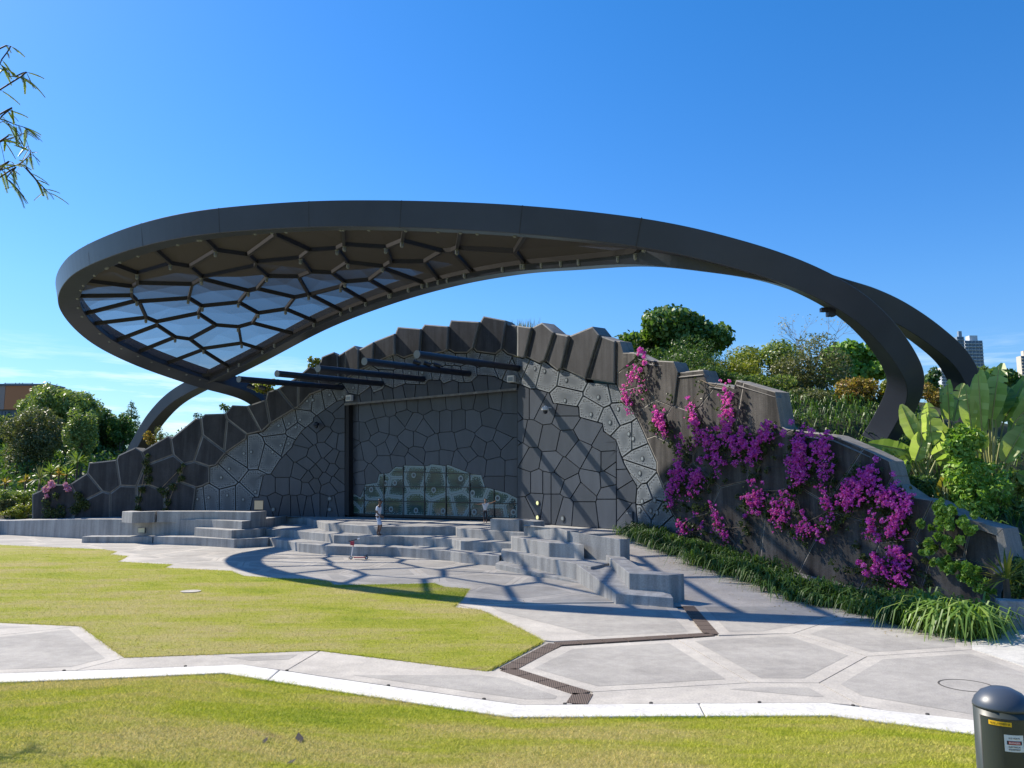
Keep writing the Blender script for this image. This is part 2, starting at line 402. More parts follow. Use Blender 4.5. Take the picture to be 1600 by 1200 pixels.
def slab(mb,poly,k,off,thick,mi=0,offf=None):
    n=PL[k][1]; f=[on_wall(x,y,(off if offf is None else offf(x,y)),k) for x,y in poly]; b=[on_wall(x,y,off,k)-n*thick for x,y in poly]; m=len(poly)
    mb.add(f+b,[list(range(m)),list(range(2*m-1,m-1,-1))]+[[i,(i+1)%m,m+(i+1)%m,m+i] for i in range(m)],mi)

shell=thing('stage_shell','dark faceted concrete and metal shell of the outdoor stage rising behind the steps','stage shell',(.28,43.4,1.35))
def concrete_panel(poly, tilt=0, thick=1.0, base=.28, gap=.03, edge=.09, dep=.05, mats=('shell','shell_edge')):
    cx=sum(p[0] for p in poly)/len(poly); cy=sum(p[1] for p in poly)/len(poly); s=pxm(cx,cy)
    q=inset(clean(poly,1),gap*s); x0=min(p[0] for p in q); x1=max(p[0] for p in q)
    offf=lambda x,y: base+tilt*(x-x0)/(x1-x0)
    mb=MB()
    for k,pc in split_fold(q):
        n=PL[k][1]; m=len(pc); inn=inset(pc,edge*s)
        if parea(pc)<0: pc=pc[::-1]
        if abs(parea(inn))<abs(parea(pc))*.2: inn=inset(pc,edge*s*.3)
        o=[on_wall(x,y,offf(x,y)-dep,k) for x,y in pc]; i_=[on_wall(x,y,offf(x,y),k) for x,y in inn]; b=[on_wall(x,y,0,k)-n*thick for x,y in pc]
        mb.add(o+i_+b,[list(range(m,2*m))],0)
        bb=len(mb.v)-3*m
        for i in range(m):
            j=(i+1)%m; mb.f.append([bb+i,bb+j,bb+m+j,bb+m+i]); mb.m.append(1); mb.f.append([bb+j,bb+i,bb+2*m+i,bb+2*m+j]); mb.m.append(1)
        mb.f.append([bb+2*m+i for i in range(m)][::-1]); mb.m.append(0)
    if mb.v: return mb.build('concrete_panel',[M[mats[0]],M[mats[1]]],shell)
def fanpanel(name, poly, off, mat, thick=.1, gap=.05, parent=None, kk=None):
    cx=sum(p[0] for p in poly)/len(poly); cy=sum(p[1] for p in poly)/len(poly); s=pxm(cx,cy)
    q=inset(poly,gap*s); mb=MB(); at=[]; pu=[]; pv=[]
    for k,pc in ([(kk,q)] if kk is not None else split_fold(q)):
        n,d,o0=PL[k][1],PL[k][2],PL[k][0]; m=len(pc)
        ax=parea(pc); gx=sum((pc[i][0]+pc[(i+1)%m][0])*(pc[i][0]*pc[(i+1)%m][1]-pc[(i+1)%m][0]*pc[i][1]) for i in range(m))/(6*ax); gy=sum((pc[i][1]+pc[(i+1)%m][1])*(pc[i][0]*pc[(i+1)%m][1]-pc[(i+1)%m][0]*pc[i][1]) for i in range(m))/(6*ax)
        f=[on_wall(x,y,off,k) for x,y in pc]; c=on_wall(gx,gy,off,k); b=[p-n*thick for p in f]
        bb=mb.add(f+b+[c],[],0)
        for i in range(m):
            j=(i+1)%m; mb.f+=[[bb+i,bb+j,bb+2*m],[bb+j,bb+i,bb+m+i,bb+m+j]]; mb.m+=[0,0]
        vs=f+b+[c]; at+=[0]*(2*m)+[1]; pu+=[(p-o0).dot(d) for p in vs]; pv+=[p.z for p in vs]
    if not mb.v: return None
    mb.attr={'edge':at,'pu':pu,'pv':pv}
    return mb.build(name,mat,parent or shell)
def disc(mb,c,n,r,depth,seg=14,mi=0):
    u=n.cross(Vector((0,0,1))).normalized(); w=u.cross(n)
    a=[c+(u*math.cos(t)+w*math.sin(t))*r for t in [2*math.pi*i/seg for i in range(seg)]]; b=[p+n*depth for p in a]
    mb.add(a+b,[list(range(seg))[::-1],list(range(seg,2*seg))]+[[i,(i+1)%seg,seg+(i+1)%seg,seg+i] for i in range(seg)],mi)
def porthole(px,py,parent,off=.1,r=.13,lens='lens'):
    k=pidx(px); n=PL[k][1]; c=on_wall(px,py,off,k); mb=MB(); disc(mb,c,n,r,.02,14,0); disc(mb,c+n*.02,n,r*.6,.006,14,1)
    return mb.build('porthole',[M['port'],M[lens]],parent)

Z5=lambda ox,oy,L,s=5.0:[(ox+x/s,oy+y/s) for x,y in L]
# --- region outlines in the wall planes
crown_top=[(433,608),(445,600),(474,583),(484,572),(500,565),(502,557),(522,549),(528,555),(554,539),(559,543),(560,546),(584,533),(586,522),(617,520),(621,510),(658,513),(663,506),(701,509),(704,499.5),(750,501.6),(755,493),(790,496.6),(795,506),(831,511),(847,503),(866,519),(889,524),(926,509),(938,524),(962,532)]
perf_out=[(298,812),(305,763),(315,760),(327,754),(327,730),(337,727),(352,708),(384,686),(386,679),(410,675),(420,666),(422,662),(458,640),(466,636),(484,617),(502,610),(530,600),(560,580),(580,570),(602,560),(616,553),(630,560),(648,554),(660,556),(694,550),(698,546),(710,552),(730,552),(738,544),(744,550),(774,554),(784,546),(793,554),(817,560),(821,558),(843,568),(850,564),(871,580),(876,576),(914,590),(916,597),(961,600),(964,600),(972,620),(996,654),(1004,672),(1026,722),(1026,736),(1040,770),(1046,794),(1060,818),(1070,842)]
perf_in=[(388,812),(395,777),(404,777),(412,741),(423,741),(437,719),(457,698),(458,693),(471,674),(490,658),(490,653),(508,640),(526,627),(538,624),(543,614),(560,618),(579,604),(583,614),(598,608),(602,602),(614,607),(632,600),(664,601),(669,594),(688,594),(692,600),(708,594),(718,598),(736,597),(747,586),(772,588),(789,597),(813,601),(829,608),(838,608),(858,614),(864,630),(904,636),(905,652),(941,662),(943,674),(962,688),(968,706),(975,725),(995,760),(993,785),(998,842)]
door_top=[(539,632),(808,608)]
# left concrete cells
LC=[[(50,772),(84,757),(110,756),(122,780),(112,815),(50,815)],[(110,756),(136,739),(160,768),(136,780),(122,780)],[(122,780),(136,780),(160,768),(172,771),(172,815),(112,815)],
[(136,739),(139,723),(182,718),(188,759),(172,771),(160,768)],[(182,718),(185,711),(211,699),(221,705),(228,722),(213,760),(188,759)],[(172,771),(188,759),(213,760),(214,815),(172,815)],
[(221,705),(262,681),(267,685),(271,711),(236,724),(228,722)],[(228,722),(236,724),(271,711),(287,725),(280,752),(256,767),(230,757),(213,760)],[(213,760),(230,757),(256,767),(258,815),(214,815)],
[(256,767),(280,752),(306,762),(299,815),(258,815)],[(267,685),(305,654),(314,653),(317,680),(303,721),(287,725),(271,711)],[(287,725),(303,721),(327,729),(327,754),(315,760),(306,762),(280,752)],
[(314,653),(320,647),(352,646),(355,655),(350,705),(317,680)],[(317,680),(350,705),(352,708),(337,727),(327,729),(303,721)],[(355,655),(386,678),(384,686),(352,708),(350,705)],
[(352,646),(363,633),(386,634),(408,674),(386,679),(386,678),(355,655)],[(386,634),(415,624),(422,662),(408,675)],[(415,624),(418,612),(434,607),(460,639),(422,662)],[(434,607),(448,598),(466,588),(466,636),(460,639)],
[(466,588),(484,572),(495,577),(502,610),(484,617),(466,636)]]
for c in LC: concrete_panel(c,tilt=random.uniform(-.05,.12),gap=.006,edge=.075,dep=.045)
# crown cells (folded plates: each one turns towards the left and its right edge stands proud)
j=[((495,573),(502,610)),((528,555),(530,600)),((560,546),(560,580)),((584,533),(582,570)),((617,520),(617,554)),((658,513),(655,556)),((701,509),(699,546)),((750,502),(739,544)),((791,500),(784,546)),((831,511),(820,558)),((866,519),(851,564)),((889,524),(877,576)),((937,523),(915,593)),((962,532),(961,600))]
full=crown_top
for a,b in zip(j[:-1],j[1:]):
    tops=[p for p in full if a[0][0]+2<p[0]<b[0][0]-2]; bots=[p for p in perf_out[15:45] if a[1][0]+2<p[0]<b[1][0]-2][::-1]
    concrete_panel([a[0]]+tops+[b[0],b[1]]+bots+[a[1]],tilt=.26,base=.16,edge=.06,thick=.8)
# right concrete wall
rtop=[(963,532),(969,533),(974,551),(991,551),(1014,563),(1053,565),(1060,582),(1099,578),(1107,597),(1128,600),(1146,606),(1150,594),(1212,612),(1222,666),(1229,670),(1303,680),(1360,705),(1390,720),(1400,756),(1430,777),(1457,781),(1510,810),(1567,825),(1584,894),(1552,899),(1541,930),(1541,985),(1400,962),(1240,908),(1120,868),(1070,850),(1060,818),(1046,794),(1040,770),(1026,736),(1026,722),(1004,672),(996,654),(972,620),(964,600)]
rseeds=[(967,560),(988,585),(1033,600),(1080,606),(1124,640),(998,625),(1014,648),(1056,672),(1036,712),(1182,650),(1130,716),(1080,770),(1216,726),(1150,800),(1288,730),(1240,810),(1100,840),(1345,768),(1320,850),(1402,800),(1410,888),(1478,836),(1480,910),(1546,850)]
rcells=voronoi(rtop,rseeds)
for c in rcells: concrete_panel(c,tilt=random.uniform(-.03,.1),base=.25,thick=.65,gap=.010,edge=.025,dep=.02,mats=('shell_r','shell_re'))
for (ax_,ay_),(bx_,by_) in zip(rtop[2:16],rtop[3:17]):
    if bx_-ax_<6: continue
    k=3; n=PL[3][1]; h=max(5.0,.20*pxm((ax_+bx_)/2,(ay_+by_)/2))
    v=[on_wall(ax_+.5,ay_-.4,.02,3),on_wall(bx_-.5,by_-.4,.02,3),on_wall(bx_-.5,by_+h,.30,3),on_wall(ax_+.5,ay_+h,.30,3)]; w=[p-n*.25 for p in v]
    mb=MB(); mb.add(v+w,[[0,1,2,3],[7,6,5,4],[0,4,5,1],[1,5,6,2],[2,6,7,3],[3,7,4,0]]); mb.build('coping',M['shell_re'],shell)
for fr in ([(1512,811.5),(1566,826.5),(1556,836.5),(1512,821)],[(1556.5,836.8),(1566.5,827),(1582,892),(1567,894)],[(1556,884),(1568,886),(1567,894),(1552,897)]):
    mb=MB(); slab(mb,fr,3,.33,.12); mb.build('end_frame',M['shell_re'],shell)
# perforated band
S1=Z5(290,600,[(95,900),(195,890),(330,890),(450,890),(290,730),(365,650),(430,550),(535,550),(650,580),(545,790),(740,470),(805,490),(720,320),(815,290),(865,360),(925,270),(945,140),(1030,150),(1125,130),(1215,90)])
S2=[(552,605),(567,606),(588,598),(607,590),(622,590),(640,586),(608,566),(622,562),(642,564),(660,565)]
S3=Z5(600,470,[(340,570),(395,560),(490,580),(570,580),(650,560),(430,440),(510,430),(600,440),(690,430),(790,470),(800,550),(920,500),(1010,540),(1060,520),(1150,560),(1270,590),(1450,620),(1420,750)])
S4=[(938,618),(924,642),(953,654),(967,612),(969,646),(981,680),(993,680),(1008,716),(1000,740),(986,756),(1005,772),(1026,764),(1002,806),(1017,796),(1033,806),(1050,824)]
pcells=voronoi(perf_out+perf_in[::-1],S1+S2+S3+S4)
holes=Z5(290,600,[(93,900),(180,887),(325,870),(450,902),(278,730),(340,663),(455,543),(512,530),(545,842),(680,533),(743,480),(805,465),(728,325),(808,310),(860,338),(895,280),(950,133),(993,125),(1125,85),(1225,100)])+Z5(600,470,[(1180,530),(1255,550),(1425,620),(1415,780),(200,565),(300,562)])+Z5(780,480,[(775,703),(718,838),(866,900),(930,795),(1014,990),(1048,1028)])+Z5(780,640,[(1120,383),(1100,497),(1035,620),(1118,717),(1215,708),(1098,785),(1185,790),(1235,805)])+[(552,606),(640,574)]
for c in pcells:
    o=fanpanel('perforated_panel',c,.1,M['perf'],.1,.04)
    if o is None: continue
    hs_=[h for h in holes if inside(h,c)]
    for h in hs_[:2]: porthole(h[0],h[1],o)
# plain charcoal cladding
left_reg=perf_in[:14]+[(539,632),(539,812),(388,812)]
S5=Z5(290,600,[(640,800),(760,660),(760,800),(860,800),(700,920),(610,950),(790,940),(850,940),(910,930),(960,940),(1020,930),(1080,930),(1150,940),(1200,930),(900,690),(955,730),(900,530),(920,450),(970,400),(1000,560),(950,620),(1020,690),(1000,780),(950,810),(1080,640),(1090,740),(1140,670),(1170,770),(1120,810),(1090,520),(1080,390),(1030,330),(1140,570),(1150,440),(1220,450),(1110,270),(1200,220),(1200,320),(1165,180),(1220,600),(1210,720)])
above=[p for p in perf_in[13:34]]+[(813,601),(808,608),(539,632)]
S6=Z5(600,470,[(30,720),(110,710),(200,690),(290,700),(390,690),(520,680),(640,680),(750,650),(870,640),(970,670)])+Z5(400,480,[(760,710),(860,690),(950,690)])
side_reg=[(808,608),(813,601)]+perf_in[33:43]+[(963,690),(963,828),(808,816)]
S7=[(x/5+780,y/5+640) for x,y in [(90,260),(150,180),(150,340),(250,200),(390,230),(530,260),(520,60),(620,330),(830,250),(840,400),(750,400),(240,390),(180,560),(400,420),(310,560),(370,560),(500,480),(440,560),(560,600),(720,560),(640,650),(640,790),(860,550),(880,640),(880,760),(900,480),(200,800),(300,750),(370,760),(440,760),(510,780)]]+[(818,632),(836,632),(852,640),(884,648),(918,674),(795,650)]
pr_reg=[(963,690),(968,706),(975,725),(995,760),(993,785),(998,842),(963,836)]
S8=[(978,768),(982,806),(968,752),(969,795),(966,715)]
for reg,sd in ((left_reg,S5),(above,S6),(side_reg,S7),(pr_reg,S8)):
    for c in voronoi(reg,sd): fanpanel('cladding_panel',c,.07,M['clad'],.07,.024,kk=(3 if reg is pr_reg else None))
# backing walls
mb=MB()
for k,q in split_fold(left_reg)+split_fold(above)+split_fold(side_reg)+split_fold(pr_reg)+split_fold(perf_out+perf_in[::-1]): slab(mb,q,k,0,.5)
mb.build('backing_wall',M['black'],shell)
# recessed door wall
DO=-.35
glass_out=[(542,777),(554,772),(563,777),(571,757),(589,754),(592,741),(608,739),(618,729),(628,730),(631,727),(668,728),(674,725),(696,728),(700,726),(738,741),(752,742),(758,761),(792,770),(809,779),(809,812),(542,804)]
door_reg=[(544,633),(809,609),(809,779)]+glass_out[17::-1]+[(544,777)]
door_reg=[(544,632),(809,609)]+glass_out[18::-1]
S9=Z5(530,600,[(90,230),(210,230),(310,200),(390,180),(480,160),(570,150),(660,150),(770,130),(890,120),(1010,110),(1110,130),(1220,120),(1320,130),(120,370),(190,370),(260,340),(340,320),(440,320),(510,260),(580,300),(660,350),(740,290),(830,290),(930,290),(1040,290),(1180,270),(1310,330),(80,480),(75,600),(130,540),(230,520),(310,430),(350,500),(400,480),(470,520),(540,430),(620,430),(600,550),(730,480),(840,460),(980,430),(1000,560),(1100,480),(1150,400),(1260,440),(1190,500),(1340,520),(130,650),(75,750),(150,730),(150,840),(250,720),(350,620),(460,600),(570,590),(740,570),(820,570),(950,600),(1060,640),(1230,660),(1230,780),(1350,780),(1360,660)])
mb=MB(); slab(mb,[(538,630),(812,606),(812,816),(538,808)],1,DO-.16,.3)
mb.build('door_backing',M['black'],shell)
for c in voronoi(door_reg,S9): fanpanel('door_panel',c,DO,M['clad'],.08,.017,kk=1)
mb=MB(); slab(mb,[(539,632),(545,631),(545,806),(539,804)],1,.02,.6); mb.build('door_jamb',M['black'],shell)
mb=MB(); a=on_wall(539,632,.1,1); b=on_wall(808,608,.1,1); mb.beam(a,b,.16,.12); mb.build('door_head',M['shell_edge'],shell)
# glass doors
gd=link('glass_door',bpy.data.meshes.new('glass_door'),M['glass'],shell)
mb=MB(); slab(mb,[(541,801.5),(809,809),(809,813),(541,805)],1,DO-.02,.14); sill=mb.build('sill',M['mullion'],gd)
vx=[542,569,600,630,663.5,697,734,772,809]
rows=[lambda x:720,lambda x:737+(x-619)*4/129,lambda x:760+(x-571)*1.5/190,lambda x:781.5+(x-541)*5.5/267,lambda x:803+(x-541)*8/268]
for i in range(8):
    for r in range(4):
        q=glass_out; 
        x0,x1=vx[i],vx[i+1]
        q=clip_half(q,-1,0,-x0); q=clip_half(q,1,0,x1) if len(q)>2 else []
        def below(q,f,keep):
            ya,yb=f(x0),f(x1); a=(yb-ya)/(x1-x0)
            return clip_half(q,a,-1,a*x0-ya) if keep=='down' else clip_half(q,-a,1,-(a*x0-ya))
        q=below(q,rows[r],'down') if len(q)>2 else []
        q=below(q,rows[r+1],'up') if len(q)>2 else []
        q=clean(q) if len(q)>2 else []
        if len(q)>2 and abs(parea(q))>6:
            mb=MB(); slab(mb,inset(q,.5),1,DO-.06,.03); mb.build('pane',M['glass'],gd)
def yspan(poly,x):
    ys=[]
    for i in range(len(poly)):
        a,b=poly[i],poly[(i+1)%len(poly)]
        if (a[0]<=x)!=(b[0]<=x): ys.append(a[1]+(b[1]-a[1])*(x-a[0])/(b[0]-a[0]))
    return min(ys),max(ys)
for x in vx[1:-1]:
    y0,y1=yspan(glass_out,x); mb=MB(); mb.beam(on_wall(x,y0,DO-.03,1),on_wall(x,y1,DO-.03,1),.055,.055,PL[1][1]); mb.build('mullion',M['mullion'],gd)
for f,x0,x1 in ((rows[1],619,746),(rows[2],571,759),(rows[3],542,809)):
    mb=MB(); mb.beam(on_wall(x0,f(x0),DO-.028,1),on_wall(x1,f(x1),DO-.028,1),.05,.05); mb.build('transom',M['mullion'],gd)
GS=Z5(530,600,[(100,960),(150,910),(240,830),(345,770),(440,790),(440,670),(590,730),(740,780),(930,740),(1070,820),(1230,890),(1370,990),(250,970),(420,965),(600,960),(820,985),(1050,990),(1230,1020),(980,950)])
gh=Z5(530,600,[(90,975),(250,825),(362,775),(435,773),(582,712),(738,828),(950,738),(1042,852),(1238,892),(1362,1002),(405,978),(600,988),(812,992),(1055,1000)])
for c in voronoi(glass_out,GS):
    fanpanel('film',c,DO-.045,M['film'],.004,.06,parent=gd,kk=1)
    cc=inset(c,.25); inn=inset(c,1.7); m=len(cc)
    if len(inn)==m:
        mb=MB(); vs=[on_wall(x,y,DO-.037,1) for x,y in cc]+[on_wall(x,y,DO-.037,1) for x,y in inn]
        mb.add(vs,[[i,(i+1)%m,m+(i+1)%m,m+i] for i in range(m)]); mb.build('printed_band',M['band'],gd,fix=False)
for h in gh:
    mb=MB(); c=on_wall(h[0],h[1],DO-.035,1); disc(mb,c,PL[1][1],.17,.006,14,0); disc(mb,c+PL[1][1]*.008,PL[1][1],.09,.006,12,1); mb.build('porthole',[M['band'],M['port']],gd)
# portholes and lit lights low on the cladding
for px,py in ((840,786),(840,808.5)): porthole(px,py,shell,.1,.17,'lens_y')
for px,py in ((879,810),(427,796),(515,779),(515,796)): porthole(px,py,shell,.1,.16,'lens')
# service hatch with small print on the right wing
mb=MB(); slab(mb,[(977,799),(988,799.5),(988,823),(977,821)],3,.13,.05); mb.build('hatch',M['clad'],shell)
mb=MB()
for x,w in ((978.5,2.5),(983,3.5)): slab(mb,[(x,801),(x+w,801.2),(x+w,802.6),(x,802.4)],3,.137,.005)
mb.build('hatch_notice',M['lens'],shell)
print('shell done')

# ------------------------------------------------------------------ ground: terrain, paving, lawns, kerb, drain
WT=[]      # wall-top height along the wall, by arclength
cum=[0]
for i in range(4): cum.append(cum[-1]+math.dist(A[i],A[i+1]))
for px,py in [(50,772),(110,756),(139,723),(182,718),(211,699),(262,683),(305,654),(352,646),(386,634),(434,607),(484,574),(528,556),(584,535),(658,514),(750,503),(831,512),(889,525),(961,534),(1014,566),(1060,584),(1128,602),(1212,640),(1229,672),(1303,682),(1360,707),(1400,757),(1457,783),(1510,812),(1567,850)]:
    p=on_wall(px,py); k=pidx(px); WT.append((cum[k]+(p-PL[k][0]).dot(PL[k][2]),p.z))
ws,wz=np.array([a for a,b in WT]),np.array([b for a,b in WT])
def hill(x,y):
    best=None
    for k in range(4):
        p,n,d=PL[k]; L=cum[k+1]-cum[k]; s=min(max((x-p.x)*d.x+(y-p.y)*d.y,0),L)
        qx,qy=p.x+d.x*s,p.y+d.y*s; dist=math.hypot(x-qx,y-qy)
        if best is None or dist<best[0]: best=(dist,k,s,-((x-p.x)*n.x+(y-p.y)*n.y))
    dist,k,s,behind=best
    if behind<(.72,1.25,1.0,.72)[k]: return -.5
    if x>11 and y<20.0-.383*(x-11.45): return -.5      # paving in front of the low wall
    arc=cum[k]+s; t=float(np.interp(arc,ws,wz))
    if k==0 and s<=0: return min(.9+.05*max(0,y-53),3.0)      # garden left of the shell
    if k==3 and s>=cum[4]-cum[3]-.01: return min(.45+.22*max(0,dist-1),4.6)
    if k==3: z=min(t-.75+.06*min(dist,9),7.0)
    elif k==2: z=min(t-1.2,8.2-.1*dist)
    else: z=min(t-1.25+.05*min(dist,11),max(11.0,t-.8))
    return max(z-max(0,dist-14)*.45,.6)
gx=np.arange(-66,46.1,.4); gy=np.arange(15,108,.4)
HZ=np.array([[hill(x,y) for x in gx] for y in gy])
HZ=HZ+0.0
vs=[(x,y,HZ[j_,i_]) for j_,y in enumerate(gy) for i_,x in enumerate(gx)]; nx=len(gx)
fs=[[a*nx+b,a*nx+b+1,(a+1)*nx+b+1,(a+1)*nx+b] for a in range(len(gy)-1) for b in range(nx-1)]
me=bpy.data.meshes.new('hill'); me.from_pydata(vs,[],fs); me.polygons.foreach_set('use_smooth',[True]*len(fs)); me.update()
props(link('hill',me,M['soil']),kind='structure')
def hz(x,y):
    i=min(max((x-gx[0])/.4,0),nx-2); j_=min(max((y-gy[0])/.4,0),len(gy)-2); a,b=int(i),int(j_); u,v=i-a,j_-b
    return HZ[b,a]*(1-u)*(1-v)+HZ[b,a+1]*u*(1-v)+HZ[b+1,a]*(1-u)*v+HZ[b+1,a+1]*u*v
mb=MB(); mb.add([(-3000,-600,-.6),(3000,-600,-.6),(3000,4000,-.6),(-3000,4000,-.6)],[[0,1,2,3]]); props(mb.build('ground',M['ground'],fix=False),kind='structure')
# pavement sheet
mb=MB(); mb.add([(-60,8,-.03),(40,8,-.03),(40,60,-.03),(-60,60,-.03)],[[0,1,2,3]]); pavement=props(mb.build('pavement',M['pave'],fix=False),kind='structure')
def slabpiece(poly3, margin=.38, gap=.012, z=0.0, mat=('agg','pave')):
    q=[(p.x,p.y) for p in poly3]; q=clean(q,.02)
    if parea(q)<0: q=q[::-1]
    def shrink(q,d):
        r=list(q)
        for i in range(len(q)):
            a,b=q[i],q[(i+1)%len(q)]; l=math.hypot(b[0]-a[0],b[1]-a[1])
            if l<1e-4: continue
            nx_,ny_=(b[1]-a[1])/l,-(b[0]-a[0])/l; r=clip_half(r,nx_,ny_,nx_*a[0]+ny_*a[1]-d)
            if len(r)<3: return []
        return clean(r,.01)
    q0=q; q=inset(q,gap); inn=shrink(q0,margin+gap) if len(q0)>2 else []; n=len(q); mbx=MB()
    if n<3: return None
    mbx.add([Vector((x,y,z)) for x,y in q]+[Vector((x,y,z-.06)) for x,y in q],[list(range(n))]+[[i,n+i,n+(i+1)%n,(i+1)%n] for i in range(n)],1)
    if len(inn)>2: mbx.add([Vector((x,y,z+.003)) for x,y in inn],[list(range(len(inn)))],0)
    return mbx.build('paving_slab',[M[mat[0]],M[mat[1]]],pavement,fix=False)
G=lambda L:[at_z(x,y,0) for x,y in L]
def shrinkv(L): return G(L)
slabs=[[(877,1010),(1058,999),(1172,1066.7),(926,1081),(803,1045)],
[(1058,999),(1122,994),(1240,989.5),(1355,1025.5),(1280,1067),(1172,1066.7)],
[(1240,989.5),(1282,975),(1380,955),(1440,965),(1517,1004),(1520,1015),(1355,1025.5)],
[(1355,1025.5),(1520,1015),(1600,1042),(1720,1085),(1720,1160),(1525,1126),(1380,1109.5),(1345,1103),(1280,1067)],
[(926,1081),(1172,1066.7),(1280,1067),(1345,1103),(1290,1098),(1085,1099),(913,1101)],
[(712,943.5),(1052,944),(1100,990.5),(866,1002),(850,1000.5),(766,957.5)],
[(500,1017),(630,1033),(761,1048.5),(789,1048.5),(903,1086),(894,1100.5),(815,1101.5),(700,1085),(520,1059),(447,1048)],
[(195,1027.5),(500,1016.5),(447,1048),(380,1038.5),(195,1045),(118,1047.5)],
[(-160,1010),(118,979),(127,978.5),(195,1027.5),(118,1047.5),(0,1052),(-160,1057)],
[(-160,969),(0,973),(127,978.5),(118,979),(-160,1010)],
[(1076,941),(1200,928),(1330,930),(1380,955),(1282,975),(1240,989.5),(1122,992.5)]]
for s in slabs: slabpiece(G(s),.3)
# paving between the lawn and the stage: wide polygons, pale bands along the joints
rest=[(-200,832),(0,832),(240,840),(430,838),(560,850),(760,870),(900,885),(1000,910),(1060,940),(712,943),(724,935),(732,920),(694,917),(676,911),(640,912.5),(560,913.5),(520,914),(514,909),(496,906),(469,904.5),(420,903),(410,901.6),(379.5,900),(360,892),(256,887),(268,882),(183,877.7),(199,869),(170.5,866),(181.5,862),(160,858.5),(0,851.6),(-200,844)]
RP=[(p.x,p.y) for p in G(rest)]
seeds=[]
for i in range(34):
    for r in range(14):
        seeds.append((-46+i*2.9+(r%2)*1.45+random.uniform(-.6,.6),21+r*2.5+random.uniform(-.6,.6)))
for c in voronoi(RP,seeds,.03): slabpiece([Vector((x,y,0)) for x,y in c],.22,.008)
# main lawn
lawn_px=[(-220,843),(0,851.6),(160,858.5),(181.5,862),(170.5,866),(199,869),(183,877.7),(268,882),(256,887),(360,892),(379.5,900),(410,901.6),(420,903),(469,904.5),(496,906),(514,909),(520,914),(560,913.5),(640,912.5),(676,911),(694,917),(732,920),(720,938),(707,948.5),(750,953),(770,962),(820,986),(848.5,1001.5),(761,1048),(700,1041),(500,1016),(195,1027),(127,978),(0,972.5),(-220,966)]
LP=[at_z(x,y,.01) for x,y in lawn_px]
mb=MB(); prism(mb,LP,-.05); lawn=props(mb.build('lawn',M['turf']),kind='structure')
# white kerb band
kup=[(-260,1062),(0,1051.8),(195,1045),(380,1038),(520,1059),(700,1085),(815,1101),(1085,1098.7),(1290,1097.5),(1380,1109),(1525,1125),(1760,1150)]
klo=[(-260,1075),(0,1065.7),(175,1059),(351,1051),(520,1078),(700,1105.5),(801,1120),(1095,1118),(1300,1117.5),(1400,1130),(1527,1147),(1780,1180)]
kerb=thing('kerb_band','broad white concrete kerb band between the paving and the near lawn','kerb',at_z(700,1100,0))
KU=[at_z(x,y,.02) for x,y in kup]; KL=[at_z(x,y,.02) for x,y in klo]
def lerpcut(i,t): return KU[i].lerp(KU[i+1],t),KL[i].lerp(KL[i+1],t)
secs=[]; cur=[(KU[0],KL[0])]
for i in range(len(KU)-1):
    if i in (3,7):
        t=.42 if i==3 else .03
        c=lerpcut(i,t); cur.append(c); secs.append(cur); d=(KU[i+1]-KU[i]).normalized()*.02; cur=[(c[0]+d,c[1]+d)]
    cur.append((KU[i+1],KL[i+1]))
secs.append(cur)
for s in secs:
    mb=MB(); prism(mb,[a for a,b in s]+[b for a,b in s][::-1],-.4); mb.build('kerb_section',M['kerb'],kerb)
for i in range(1,len(KU)-2):
    L=(KU[i+1]-KU[i]).length; n_=max(1,int(L/1.25))
    for q in range(n_):
        p=KU[i].lerp(KU[i+1],(q+.5)/n_); mb=MB(); mb.lathe((p.x,p.y+.03,0),[(.03,0),(.03,.03),(.02,.035)],8); mb.build('marker_stud',M['joint'],kerb)
# near lawn: rises towards the viewer
def near_z(x,y,yk): return max(0,(yk-y))*.135-.015
kx=[p.x for p in KL]; ky=[p.y for p in KL]
def kyat(x): return float(np.interp(x,kx,ky))
xs=np.linspace(-22,16,96); rows_=26; vs=[]; fs=[]
for b in range(rows_):
    for x in xs:
        yk=kyat(x); t=b/(rows_-1); y=yk+.02-(t**1.3)*(yk+14)
        vs.append((x,y,near_z(x,y,yk)+.03*math.sin(x*1.3+y*.7)*min(1,(yk-y)/3)))
nn=len(xs)
for b in range(rows_-1):
    for a in range(nn-1): fs.append([b*nn+a,(b+1)*nn+a,(b+1)*nn+a+1,b*nn+a+1])
me=bpy.data.meshes.new('near_lawn'); me.from_pydata(vs,[],fs); me.polygons.foreach_set('use_smooth',[True]*len(fs)); me.update()
props(link('near_lawn',me,M['turf']),kind='structure')
# turf blades on the near lawn and on the big lawn
def blades(name,P,h,w,lean=.7):
    n=len(P); a=rng.uniform(0,2*np.pi,n); L=rng.uniform(.5,1.2,n)*h
    side=np.stack([np.cos(a),np.sin(a),np.zeros(n)],1)*(w/2)
    b=rng.uniform(0,2*np.pi,n); tip=np.stack([np.cos(b)*lean,np.sin(b)*lean,np.ones(n)],1)*L[:,None]
    return props(np_mesh(name,np.stack([P-side,P+side,P+tip],1),M['blade']),kind='stuff')
n=420000; X=rng.uniform(-9.5,9.5,n); T=rng.uniform(0,1,n); yk=np.interp(X,kx,ky); Y=yk-T*8.0
ok=(np.abs(X)<Y*.70+.5)&(Y>4.5); X,Y,yk=X[ok],Y[ok],yk[ok]
Zn=(yk-Y)*.135-.02+.03*np.sin(X*1.3+Y*.7)*np.minimum(1,(yk-Y)/3)
props(blades('lawn_grass',np.stack([X,Y,Zn],1),.036,.009,1.1))
lp2=[(p.x,p.y) for p in LP]; tris=[]
n=200000; X=rng.uniform(-24,3,n); Y=rng.uniform(14,43,n)
